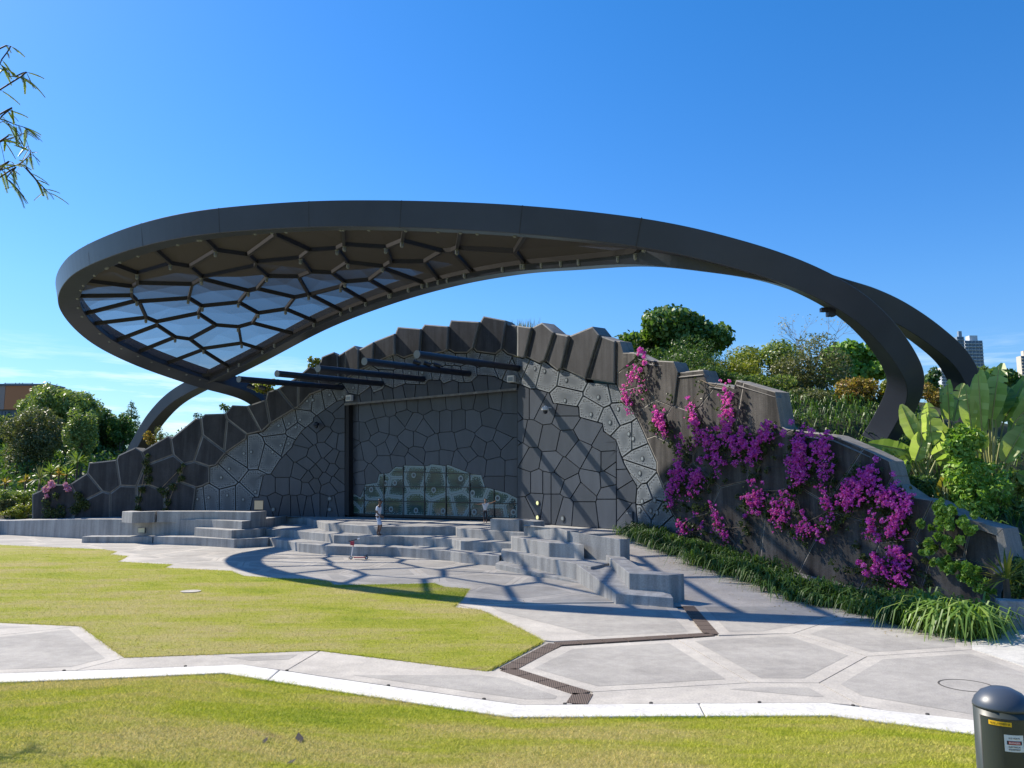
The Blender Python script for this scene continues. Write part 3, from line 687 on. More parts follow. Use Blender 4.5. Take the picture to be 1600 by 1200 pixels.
def inside_np(X,Y,poly):
    c=np.zeros(len(X),bool)
    for i in range(len(poly)):
        a,b=poly[i],poly[(i+1)%len(poly)]
        if a[1]==b[1]: continue
        t=((a[1]>Y)!=(b[1]>Y))&(X<(b[0]-a[0])*(Y-a[1])/(b[1]-a[1])+a[0]); c^=t
    return c
ok=inside_np(X,Y,lp2)&(X>-Y*.68)&(rng.uniform(0,1,n)<np.clip(1.5-(Y-14)/24,.3,1)); X,Y=X[ok],Y[ok]
blades('lawn_grass',np.stack([X,Y,np.zeros(len(X))],1),.04,.02,1.0)
def fringe(L,n,z0):
    P=[]
    for a,b in zip(L[:-1],L[1:]):
        m_=int(n*(b-a).length); f=rng.uniform(0,1,m_); P.append(np.stack([a.x+(b.x-a.x)*f+rng.normal(size=m_)*.03,a.y+(b.y-a.y)*f+rng.normal(size=m_)*.03,np.full(m_,z0)],1))
    P=np.concatenate(P); P=P[np.abs(P[:,0])<P[:,1]*.72+1]; blades('lawn_edge_grass',P,.06,.010,1.3)
fringe([Vector((a.x,a.y-.02,0)) for a in KL],260,-.01); fringe(LP,160,-.01)
# slot drain of brown grates
drain=thing('grated_drain','brown grated drain zigzagging across the pale paving','drain',at_z(869,1005,0))
M['grate']=None
m,nt,b=new_mat('rusty_grate'); w=N(nt,'ShaderNodeTexWave'); w.inputs['Scale'].default_value=9; w.inputs['Distortion'].default_value=0
g=N(nt,'ShaderNodeNewGeometry'); nt.links.new(g.outputs['Position'],w.inputs[0])
nt.links.new(mixc(nt,w.outputs['Fac'],(.025,.018,.015),(.16,.115,.085)),b.inputs['Base Color']); b.inputs['Roughness'].default_value=.7; M['grate']=m
dl=G([(1310,925),(1070,941),(1112,991),(869,1006),(793,1046),(911,1084),(901,1100)])
for a,b in zip(dl[:-1],dl[1:]):
    L=(b-a).length; n_=max(1,round(L/.55)); t=(b-a)/L
    for i in range(n_):
        p=a+t*(i*L/n_+.012); q=a+t*((i+1)*L/n_-.012); mb=MB()
        mb.beam(p+Vector((0,0,-.003)),q+Vector((0,0,-.003)),.33,.022); mb.build('drain_grate',M['grate'],drain)
# gravel strip at the far right
mb=MB(); prism(mb,[at_z(x,y,.006) for x,y in [(1519,1014),(1517,1003),(1560,985),(1760,985),(1760,1098),(1600,1041)]],-.03); props(mb.build('gravel',concrete('white_gravel',(.6,.58,.53),.15,.0,.9,3,1.0)),kind='structure')
# service covers
def ring_cover(name,label,px,py,r,mats,z=.004):
    c=at_z(px,py,z); t=thing(name,label,'cover',c); mb=MB(); mb.lathe((c.x,c.y,0),[(r,-.02),(r,z)],28); mb.build('lid',M[mats[0]],t)
    mb=MB(); n=28
    vs=[Vector((c.x+math.cos(2*math.pi*i/n)*rr,c.y+math.sin(2*math.pi*i/n)*rr,z+.003)) for rr in (r,r+.03) for i in range(n)]
    mb.add(vs,[[i,(i+1)%n,n+(i+1)%n,n+i] for i in range(n)]); mb.build('rim',M[mats[1]],t,fix=False)
ring_cover('manhole_cover','round manhole cover with a thin dark rim set in the paving beyond the bollard',1510,1071,.40,('agg','joint'))
ring_cover('valve_cover','small pale disc lying in the mown lawn',298,923.5,.27,('pave','pave'),.03)

# ------------------------------------------------------------------ stage, steps, benches
def P3(L): return [at_z(x,y,z) for x,y,z in L]
stage=thing('stage_steps','grey concrete stage with broad zigzag steps below the shell','stage',(.0,36,0))
ZS,Z2,Z1=1.22,.82,.42
back=[Vector((5.6,34.9,ZS)),Vector((5.2,36.9,ZS)),Vector((.6,43.8,ZS)),Vector((-10.3,50.6,ZS)),Vector((-18,51.6,ZS))]
e3=P3([(x,y,ZS) for x,y in ((400,806),(477,808.5),(508,817),(516,818),(592,823),(612,823),(712,823),(714,825),(768,829),(798,831))])
mb=MB(); prism(mb,e3+[Vector((1.6,33.4,ZS))]+back,-.1); o=mb.build('stage_floor',[M['bench'],M['floor']],stage)
for p_ in o.data.polygons: p_.material_index=1 if p_.normal.z>.5 else 0
def step(name,edge,backpts,z=None):
    e=P3([(x,y,z) for x,y in edge] if z is not None else edge); zz=e[-1].z; mb=MB(); prism(mb,e+[Vector((x,y,zz)) for x,y in backpts],-.1); return mb.build(name,M['bench'],stage)
step('step',[(408,826),(456,828),(464,829.5),(508,833.5),(522,836),(600,838),(630,838),(706,842),(720,845),(768,847),(799,849)],[(.1,34.5),(.4,42),(-10,48),(-16,49.5)],Z2)
step('step',[(418,840,Z1),(455,846,Z1),(467,848.5,Z1),(510,852.5,Z1),(556,854,Z1),(620,855,Z1),(678,859,Z1),(704,861,Z1),(720,863.5,Z1),(762,867,Z1),(780,868.5,Z1)],[(-.3,34),(.4,41.5),(-10,47.5),(-15,49)])
step('step',[(783,860,.62),(860,873,.61),(900,880.5,.6)],[(2.6,26.9),(3.6,28.6),(2.4,31.2),(1.2,34.2),(-.4,34.2)])
step('step',[(800,839,1.12),(858,848,1.12),(896,849.5,1.12)],[(2.6,29.4),(2.4,31.2),(1.0,34.3),(-.05,34.35)])
step('step',[(820,820,1.57),(874,826,1.57),(886,829.5,1.54)],[(2.55,30.9),(2.2,31.6),(1.2,34.0),(.5,34.2)])
step('parapet',[(886,829.5,1.53),(969,843,1.38),(984,842,1.38)],[(3.9,28.6),(2.75,31.0),(2.3,31.3)])
mb=MB(); prism(mb,P3([(900,880.5,.6),(938,908,.42),(962,927,.27),(1052,934,.27),(1047,927,.27),(1000,905,.45),(960,880,.55),(935,868,.6)]),-.1); mb.build('low_seat',M['bench'],stage)
mb=MB(); prism(mb,P3([(774,880,.22),(802,886,.2),(912,911,.04),(900,893,.06),(790,872,.22)]),-.1); mb.build('wedge_step',M['bench'],stage)
mb=MB(); prism(mb,P3([(944,865,.79),(983,895.5,.79),(1045,898.5,.79),(1069,896.5,.79),(1008,891,.79),(966,864,.79)]),-.1); mb.build('end_seat',M['bench'],stage)
mb=MB(); f=P3([(766,811,1.72),(811,812.5,1.72)]); prism(mb,f+[f[1]+Vector((.5,.9,0)),f[0]+Vector((.1,.8,0))],1.1); mb.build('seat_block',M['bench'],stage)
mb=MB(); f=P3([(812,812.7,1.70),(834,815,1.66)]); prism(mb,f+[f[1]+Vector((.5,.6,0)),f[0]+Vector((.5,.9,0))],.9); mb.build('seat_block',M['bench'],stage)
mb=MB(); p=at_z(989,934.5,.13); mb.box((p.x,p.y-.02,.14),.09,.05,.11); mb.build('socket',M['joint'],stage)
mb=MB(); p=at_z(876,882,.3); mb.box((p.x,p.y-.1,.35),.2,.06,.35,Matrix.Rotation(R(-50),3,'Z')); mb.build('vent',M['joint'],stage)
# ramp from the paving up to the stage, right of the seats
vs=[]; fs=[]; K=14
for i in range(K+1):
    y=22.4+(35.2-22.4)*i/K; z=ZS*max(0,(y-23)/(35.2-23))+.004
    xl=float(np.interp(y,[22,28.0,28.6,31,34.6,36],[3.75,3.75,3.7,2.4,1.0,1.0]))
    t=(36.6-y)/15.1; xr=4.9+7.6*t+.3
    vs+=[(xl,y,z),(xr,y,z)]
for i in range(K): fs.append([2*i,2*i+1,2*i+3,2*i+2])
me=bpy.data.meshes.new('ramp'); me.from_pydata(vs,[],fs); me.update(); props(link('ramp',me,M['floor']),kind='structure')
# left terraces
def terrace(name,label,front,zb,depth,cat='bench',ends=None):
    f=P3(front); t=thing(name,label,cat,(f[0].x,f[0].y,0)); mb=MB()
    bk=[p+Vector((0,depth,0)) for p in f][::-1]
    prism(mb,f+bk,zb); mb.build('block',M['bench'],t); return t
terrace('terrace_wall','long grey retaining wall with a small square light under the dark shell on the left',[(-160,816,.85),(0,813.6,.88),(121,811,1.15),(239,811.5,1.26),(330,812,1.3),(378,814.5,1.3),(406,812,1.3)],-.1,5.5,'wall')
terrace('bench_block','short topmost concrete seat block at the left end of the terraces',[(191,799,1.72),(207,800,1.72),(242,799,1.72)],1.1,1.1)
terrace('bench_block','long topmost concrete seat block carrying the tan sign at its right end',[(245.5,799,1.72),(336,799,1.74),(392,800,1.75),(407,799,1.75)],1.1,1.1)
terrace('bench_block','second concrete tier from the bottom in the left terraces, ending at a corner',[(304,824.5,.88),(362,828.5,.88),(407,826,.88)],-.1,1.6)
terrace('bench_block','lowest concrete tier of the left terraces standing on the pale paving',[(240,838,.42),(310,839.5,.44),(366,842.5,.45),(419,840,.45)],-.1,1.6)
terrace('bench_block','low thin concrete plinth in front of the terrace wall, left of the lowest tier',[(128,838.5,.34),(238,838.5,.36)],-.1,1.0)
terrace('bench_block','long low concrete bench at the far left in front of the terrace wall',[(-60,826,.36),(16,825.5,.38),(120,827.5,.4),(143,827,.4)],-.1,1.0)
sgn=on_wall(402,790,0,0); p=at_z(402,797,1.75)
t=thing('notice_board','square tan notice board standing at the end of the top left seat block','sign',(p.x,p.y+.25,1.75)); mb=MB()
mb.box((p.x,p.y+.25,2.03),.50,.05,.50); mb.build('board',plain('tan_board',(.62,.50,.32),.6),t)
mb=MB(); mb.box((p.x,p.y+.27,2.03),.54,.03,.54); mb.build('frame',M['joint'],t)
p=at_z(223,829.5,.62); q=at_z(223,811.5,1.25)
t=thing('wall_light','small pale yellow rectangular light set in the long terrace wall','light',(q.x,q.y,.55)); mb=MB(); mb.box((q.x,q.y-.04,.64),.42,.08,.30); mb.build('housing',M['shell_edge'],t)
mb=MB(); mb.box((q.x,q.y-.09,.64),.36,.02,.25); mb.build('lens',plain('cream_lens',(.75,.70,.5),.4),t)
# low retaining wall at the right end
t=thing('low_wall','low pale grey retaining wall at the right edge beyond the strap-leaf plants','wall',(11.4,19.1,0)); mb=MB()
prism(mb,[Vector((11.45,19.3,.62)),Vector((24.5,14.3,.62)),Vector((24.6,14.65,.62)),Vector((11.6,19.7,.62))],-.1); mb.build('wall_body',M['bench'],t)
print('ground done')

for o in list(bpy.data.objects):
    if o.type=='MESH' and o.parent and o.name.split('.')[0] in ('step','stage_floor','block','parapet','seat_block','end_seat','low_seat','wedge_step','kerb_section','wall_body'):
        bv=o.modifiers.new('bevel','BEVEL'); bv.width=.018; bv.segments=2; bv.limit_method='ANGLE'; bv.angle_limit=R(35)
# ------------------------------------------------------------------ canopy
canopy=thing('canopy','sweeping dark steel ring canopy with honeycomb shade panels arching over the stage','canopy',at_y(1395,690,29.5))
ringP=[(440,655,54),(390,613,52.8),(310,588,51),(220,555,47),(150,517,44),(108,467,40.5),(122,422,36.5),(190,385,33),(300,355,30.3),(450,340,28.6),(600,337,27.5),(800,345,26),(1000,366,25),(1150,399,24.6),(1265,440,24.8),(1345,490,25.6),(1400,555,26.8),(1414,605,27.8),(1385,668,29),(1350,720,29.6)]
archP=[(205,722,56),(222,690,55.4),(243,655,54.6),(275,622,53.4),(322,595,51.7),(400,556,49.8),(500,503,46.5),(600,463,42.5),(700,433,38.3),(800,413,34),(900,403,30),(1000,396,26.8),(1100,404,25.2),(1200,420,25),(1290,449,25.4),(1347,466,26.6),(1397,489,27.9),(1448,523,29.2),(1490,562,30.2),(1513,610,30.9),(1524,665,31.3),(1528,715,31.5)]
def sweep(name,pts,w,h,up0,parent,wid=None,start=0):
    n=len(pts); T=[(pts[min(i+1,n-1)]-pts[max(i-1,0)]).normalized() for i in range(n)]
    ups=[None]*n; u=(up0-T[start]*up0.dot(T[start])).normalized(); ups[start]=u
    for i in range(start+1,n): u=(u-T[i]*u.dot(T[i])).normalized(); ups[i]=u
    u=ups[start]
    for i in range(start-1,-1,-1): u=(u-T[i]*u.dot(T[i])).normalized(); ups[i]=u
    mb=MB(); ch=.05
    sec=[(-1,-1,1,0),(1,-1,-1,0)]
    prof=[(-w/2,-h/2),(w/2,-h/2),(w/2,h/2),(-w/2,h/2)]
    b=0
    for i in range(n):
        s=T[i].cross(ups[i]); k=wid(i/(n-1)) if wid else 1
        for x,y in prof: mb.v.append(tuple(pts[i]+s*(x*k)+ups[i]*(y*k)))
    for i in range(n-1):
        for q in range(4): mb.f.append([4*i+q,4*i+(q+1)%4,4*i+4+(q+1)%4,4*i+4+q]); mb.m.append(0)
    mb.f+= [[0,1,2,3],[4*n-1,4*n-2,4*n-3,4*n-4]]; mb.m+=[0,0]
    o=mb.build(name,M['steel'],parent)
    bv=o.modifiers.new('bevel','BEVEL'); bv.width=.025; bv.segments=2; bv.limit_method='ANGLE'; bv.angle_limit=R(50)
    return o
RC=catmull([at_y(*p) for p in ringP],10); AC=catmull([at_y(*p) for p in archP],10)
sweep('ring_beam',RC,1.0,.93,Vector((.0,-.18,1)),canopy,lambda t:1-.12*min(1,max(0,t-.58)/.25),start=100)
sweep('arch_beam',AC,.95,.86,Vector((0,-.1,1)),canopy,lambda t:.96-.08*max(0,t-.6)/.4,start=80)
def seams(pts,w,h,idx,up0):
    for i in idx:
        t=(pts[i+1]-pts[i-1]).normalized(); s_=t.cross(up0).normalized(); u=s_.cross(t); mb=MB(); k=0
        for q in (-.012,.012):
            for x,y in ((-1,-1),(1,-1),(1,1),(-1,1)): mb.v.append(tuple(pts[i]+t*q+s_*(x*(w/2+.004))+u*(y*(h/2+.004))))
        for q in range(4): mb.f.append([q,(q+1)%4,4+(q+1)%4,4+q]); mb.m.append(0)
        mb.build('splice_seam',M['rib'],canopy)
seams(RC,1.0,.93,range(66,126,9),Vector((0,-.18,1)))
# infill surface: thin-plate through the two curves
bp=RC[20:120:4]+AC[40:112:4]
B=np.array([tuple(p) for p in bp])
def U(r): return np.where(r<1e-6,0,r*r*np.log(np.maximum(r,1e-6)))
nB=len(B); Kd=U(np.hypot(B[:,0][:,None]-B[:,0],B[:,1][:,None]-B[:,1]))+np.eye(nB)*.5
Pm=np.c_[np.ones(nB),B[:,:2]]; Lm=np.block([[Kd,Pm],[Pm.T,np.zeros((3,3))]]); sol=np.linalg.solve(Lm,np.r_[B[:,2],0,0,0])
loop=[(p.x,p.y) for p in RC[20:124:3]]; lo2=[(p.x,p.y) for p in AC[42:113:3]][::-1]
loop=loop+lo2
lp=inset(clean(loop,.2),.45)
LPB=np.array(clean(loop,.2))
def bdist(x,y):
    a=LPB; b=np.roll(LPB,-1,0); d=b-a; t=np.clip(((x-a[:,0])*d[:,0]+(y-a[:,1])*d[:,1])/np.maximum((d*d).sum(1),1e-9),0,1); return float(np.hypot(a[:,0]+d[:,0]*t-x,a[:,1]+d[:,1]*t-y).min())
def surf(x,y): return .55*(1-math.exp(-(max(0,bdist(x,y)-.4)/3.2)))+float(U(np.hypot(B[:,0]-x,B[:,1]-y))@sol[:nB]+sol[nB]+sol[nB+1]*x+sol[nB+2]*y)-.12
def on_surf(px,py):
    d=ray(px,py); lo,hi=18,60; prev=None; best=None
    for i in range(140):
        t=20+i*.3; p=CAM+d*(t/d.y); e=p.z-surf(p.x,p.y)
        if prev is not None and prev[1]*e<0:
            a,b=prev[0],t
            for _ in range(20):
                m_=(a+b)/2; q=CAM+d*(m_/d.y); em=q.z-surf(q.x,q.y)
                if em*prev[1]>0: a=m_
                else: b=m_
            return CAM+d*(a/d.y)
        prev=(t,e)
    return None
z1=[(560,840),(700,915),(870,995),(1000,850),(1060,950),(1225,845),(470,800),(810,785),(1050,710),(390,700),(680,680),(1010,590),(1290,645),(1350,735),(290,635),(650,565),(1090,500),(1430,540),(270,575),(620,500),(1010,410),(1440,430),(320,500),(530,415),(800,370),(1120,320),(1350,350)]
cs=[(80+x/3.75,300+y/3.75) for x,y in z1]
z2=[(100,245),(390,250),(120,360),(380,320),(330,395),(90,450),(600,310),(690,265),(570,370),(760,345),(450,430),(230,510),(60,570),(340,480),(930,275),(900,320),(1060,305)]
cs+=[(460+x/3.2,300+y/3.2) for x,y in z2]
LP3=[Vector((x,y,surf(x,y))) for x,y in lp]; LPX=[proj(p) for p in LP3]; AS=2.3
sd=[]
for px,py in cs:
    if inside((px,py),LPX) and all(math.hypot(px-a_,(py-b_)*AS)>17 for a_,b_ in sd): sd.append((px,py))
def lift(px,py):
    q=on_surf(px,py)
    i=min(range(len(LPX)),key=lambda i:(LPX[i][0]-px)**2+(LPX[i][1]-py)**2)
    if q is None or not inside((q.x,q.y),lp):
        # on the rim: nearest point of the rim polyline
        best=None
        for j_ in range(len(LPX)):
            a_,b_=LPX[j_],LPX[(j_+1)%len(LPX)]; dx,dy=b_[0]-a_[0],b_[1]-a_[1]; t=min(1,max(0,((px-a_[0])*dx+(py-a_[1])*dy)/max(dx*dx+dy*dy,1e-9))); d=math.hypot(a_[0]+dx*t-px,a_[1]+dy*t-py)
            if best is None or d<best[0]: best=(d,LP3[j_].lerp(LP3[(j_+1)%len(LP3)],t))
        q=best[1]
    return (q.x,q.y)
print('canopy seeds',len(sd))
bx_=[(x,y*AS) for x,y in LPX]; sd=[(x,y*AS) for x,y in sd]
for _ in range(2):
    nw=[]
    for c in voronoi(bx_,sd,.4):
        a_=parea(c); m_=len(c)
        nw.append((sum((c[i][0]+c[(i+1)%m_][0])*(c[i][0]*c[(i+1)%m_][1]-c[(i+1)%m_][0]*c[i][1]) for i in range(m_))/(6*a_),sum((c[i][1]+c[(i+1)%m_][1])*(c[i][0]*c[(i+1)%m_][1]-c[(i+1)%m_][0]*c[i][1]) for i in range(m_))/(6*a_)))
    sd=[(.35*min(sd,key=lambda q:math.hypot(q[0]-x,q[1]-y))[0]+.65*x,.35*min(sd,key=lambda q:math.hypot(q[0]-x,q[1]-y))[1]+.65*y) for x,y in nw]
sd=[(x,y/AS) for x,y in sd]
cells=[[lift(x,y/AS) for x,y in c] for c in voronoi([(x,y*AS) for x,y in LPX],[(x,y*AS) for x,y in sd],.4)]
cells=[clean(c,.05) for c in cells]; edges={}
for c in cells:
    if len(c)<3: continue
    n=len(c); top=[Vector((x,y,surf(x,y)+.06)) for x,y in c]; cx=sum(p[0] for p in c)/n; cy=sum(p[1] for p in c)/n
    mb=MB(); mb.add(top+[Vector((cx,cy,surf(cx,cy)+.06))],[[i,(i+1)%n,n] for i in range(n)]); mb.build('shade_panel',M['mesh'],canopy,fix=False)
    for i in range(len(c)):
        a,b=c[i],c[(i+1)%len(c)]; key=(round((a[0]+b[0])/2,1),round((a[1]+b[1])/2,1))
        if math.hypot(a[0]-b[0],a[1]-b[1])>.25: edges[key]=(a,b)
nodes=set()
for a,b in edges.values():
    pa=Vector((a[0],a[1],surf(*a)-.02)); pb=Vector((b[0],b[1],surf(*b)-.02)); mb=MB(); mb.beam(pa,pb,.13,.2); mb.build('rib',M['rib'],canopy)
    for p in(a,b): nodes.add((round(p[0],1),round(p[1],1)))
for x,y in nodes:
    if random.random()<.6:
        mb=MB(); z=surf(x,y); mb.lathe((x,y,z-.34),[(.05,0),(.08,.05),(.08,.2),(.1,.22)],8); mb.build('downlight',M['cap'],canopy)
# pair of small floodlights under the fork of the ring
p=at_y(1298,488,25.2); mb=MB(); mb.box(p,.24,.24,.26); mb.box(p+Vector((-.22,0,.08)),.2,.2,.12); mb.beam(p,p+Vector((0,0,.4)),.06,.06); mb.build('spotlight',M['pole'],canopy)
print('canopy done')

# ------------------------------------------------------------------ lighting poles, floodlights
caps=[(374,592.5),(433.5,584),(497.5,576),(570,565),(652,554)]; roots=[(536.5,606),(597.5,599.7),(662.5,592.5),(733.5,584),(813,576)]
plab=['leftmost black lighting pole, reaching out past the left rim of the shell','second black lighting pole from the left, over the left perforated panels','middle one of the five black lighting poles above the stage door','black lighting pole with a cluster of lights halfway along it','rightmost and highest black lighting pole above the stage door']
for (cx,cy),(rx,ry),lab in zip(caps,roots,plab):
    n=PL[1][1]; r0=on_wall(rx,ry,.05,1); lo,hi=1,16
    for _ in range(40):
        m_=(lo+hi)/2
        if proj(r0+n*m_)[0]>cx: lo=m_
        else: hi=m_
    d=n.copy(); e=r0+n*lo; e.z+=(proj(e)[1]-cy)*e.y/F
    t=thing('lighting_pole',lab,'lighting pole',r0,'black lighting poles on the shell'); mb=MB(); mb.tube([r0,e],.17,14); mb.build('tube',M['pole'],t,smooth=False)
    dv=(e-r0).normalized(); mb=MB(); disc(mb,e,dv,.185,.03,16); mb.build('end_cap',M['cap'],t)
    for f in (.33,.66):
        mb=MB(); disc(mb,r0+(e-r0)*f,dv,.18,.05,14); mb.build('sleeve',M['pole'],t)
    sp=[.8,.9] if lab.startswith('leftmost') else ([.35,.45,.55] if 'cluster' in lab else [])
    for f in sp:
        c=r0+(e-r0)*f+Vector((0,0,-.33 if not 'cluster' in lab else .3)); s_=-1 if not 'cluster' in lab else 1
        mb=MB(); mb.tube([c+Vector((-.16,0,0)),c+Vector((.2,0,-.1))],[.13,.1],10); mb.beam(c+Vector((0,0,-s_*.05)),c+Vector((0,0,-s_*.3)),.05,.05); mb.build('spotlight',M['pole'],t)
def floodlight(px,py,label):
    c=on_wall(px,py,.3); n=PL[pidx(px)][1]; t=thing('floodlight',label,'floodlight',c)
    mb=MB(); Mx=n.to_track_quat('Y','Z').to_matrix(); mb.box(c,.42,.22,.36,Mx); mb.build('housing',plain('white_housing',(.6,.6,.58),.5) if 'white' in label else M['pole'],t)
    mb=MB(); mb.box(c+n*.12+Vector((0,0,-.03)),.3,.03,.22,Mx); mb.build('lens',M['lens'],t)
    mb=MB(); mb.beam(c-n*.3,c,.07,.07); mb.build('bracket',M['pole'],t)
floodlight(546,622,'white floodlight at the upper left corner of the stage door')
floodlight(799,592,'white floodlight at the upper right corner of the stage door')
def camera_dome(px,py,label,lm):
    c=on_wall(px,py,.45); n=PL[pidx(px)][1]; t=thing('security_camera',label,'camera',c)
    mb=MB(); mb.lathe((c.x,c.y,c.z),[(.02,.2),(.17,.12),(.19,-.02),(.14,-.04)],12); mb.build('hood',lm,t)
    mb=MB(); mb.lathe((c.x,c.y,c.z-.22),[(.04,0),(.11,.05),(.12,.17)],12); mb.build('dome',M['pole'],t)
    mb=MB(); mb.beam(c+Vector((0,0,.12)),c+Vector((0,0,.12))-n*.45,.06,.06); mb.build('bracket',lm,t)
camera_dome(852,640,'white hooded dome camera on the cladding right of the stage door',plain('white_hood',(.6,.6,.6),.4))
camera_dome(494,664,'black hooded camera on the dark cladding left of the stage door',M['pole'])

# ------------------------------------------------------------------ electrical bollard
bx,by=at_y(1568,1130,6.0).xy; bz0=.55; rb=.185
c0=at_y(1566,1112,6.0)
t=thing('power_bollard','dark green-grey electrical bollard with a domed blue-grey top and danger sticker at lower right','bollard',(c0.x,6.0,bz0))
M['bol']=plain('bollard_green_grey',(.045,.055,.05),.38); M['boltop']=plain('bollard_blue_lid',(.05,.065,.09),.4)
zt=at_y(1566,1112,5.85).z
mb=MB(); mb.lathe((c0.x,6.0,0),[(rb,bz0),(rb,zt)],40); o=mb.build('body',M['bol'],t,smooth=False)
for p_ in o.data.polygons: p_.use_smooth=abs(p_.normal.z)<.5
mb=MB(); mb.lathe((c0.x,6.0,zt),[(rb+.004,-.005),(rb+.004,.01),(rb*.93,.05),(rb*.72,.095),(rb*.4,.125),(.02,.135)],40); mb.build('lid',M['boltop'],t,smooth=True)
def patch(name,mat,a0,a1,z0,z1,r,seg=10,parent=None):
    mb=MB(); vs=[]
    for i in range(seg+1):
        a=a0+(a1-a0)*i/seg
        for z in (z0,z1): vs.append((c0.x+math.cos(a)*r,6.0+math.sin(a)*r,z))
    mb.add(vs,[[2*i,2*i+2,2*i+3,2*i+1] for i in range(seg)]); return mb.build(name,mat,parent or t,fix=False)
fa=R(-90)-math.atan2(c0.x,6)*1.0       # faces the viewer
fa=math.atan2(-6.0,-c0.x)+.02
door=patch('door',plain('bollard_door',(.038,.048,.045),.35),fa-.83,fa+.87,bz0,zt-.05,rb+.004,18)
for a in (fa-.84,fa+.875):
    patch('door_seam',M['joint'],a-.012,a+.012,bz0,zt-.045,rb+.006,2,door)
patch('door_seam',M['joint'],fa-.84,fa+.88,zt-.052,zt-.046,rb+.006,18,door)
def stick_text(txt,a,z,size,mat,parent,r):
    cu=bpy.data.curves.new('text','FONT'); cu.body=txt; cu.size=size; cu.align_x='CENTER'; cu.align_y='CENTER'; cu.extrude=.0004
    tmp=bpy.data.objects.new('tmp_text',cu); C.objects.link(tmp); dg=bpy.context.evaluated_depsgraph_get(); me=bpy.data.meshes.new_from_object(tmp.evaluated_get(dg)); bpy.data.objects.remove(tmp)
    for v in me.vertices:
        x,y,d=v.co; aa=a+x/r; v.co=(c0.x+math.cos(aa)*(r+d),6.0+math.sin(aa)*(r+d),z+y)
    me.update(); return link('lettering',me,mat,parent)
k_=M['black']
yl=patch('yellow_label',plain('yellow_label',(.85,.5,.02),.4),fa-.5,fa+.25,zt-.095,zt-.065,rb+.007,8)
stick_text('415V  1002025 05',fa-.12,zt-.08,.017,k_,yl,rb+.009)
wl_=patch('danger_sticker',plain('white_sticker',(.72,.75,.78),.4),fa-.02,fa+.62,zt-.26,zt-.148,rb+.007,8)
patch('danger_band',k_,fa+.06,fa+.55,zt-.213,zt-.187,rb+.008,8,wl_); patch('danger_oval',plain('danger_red',(.6,.12,.14),.5),fa+.11,fa+.50,zt-.209,zt-.191,rb+.009,8,wl_)
stick_text('DANGER',fa+.3,zt-.2,.017,plain('danger_white',(.8,.75,.75),.5),wl_,rb+.0105)
stick_text('415 VOLTS',fa+.3,zt-.17,.015,k_,wl_,rb+.009); stick_text('ELECTRICAL',fa+.3,zt-.228,.014,k_,wl_,rb+.009); stick_text('EQUIPMENT',fa+.3,zt-.245,.014,k_,wl_,rb+.009)
mb=MB(); a=fa+.66; cl=Vector((c0.x+math.cos(a)*(rb+.004),6.0+math.sin(a)*(rb+.004),zt-.30)); disc(mb,cl,Vector((math.cos(a),math.sin(a),0)),.014,.012,12); mb.build('lock',plain('chrome_lock',(.7,.7,.68),.25,.8),t)

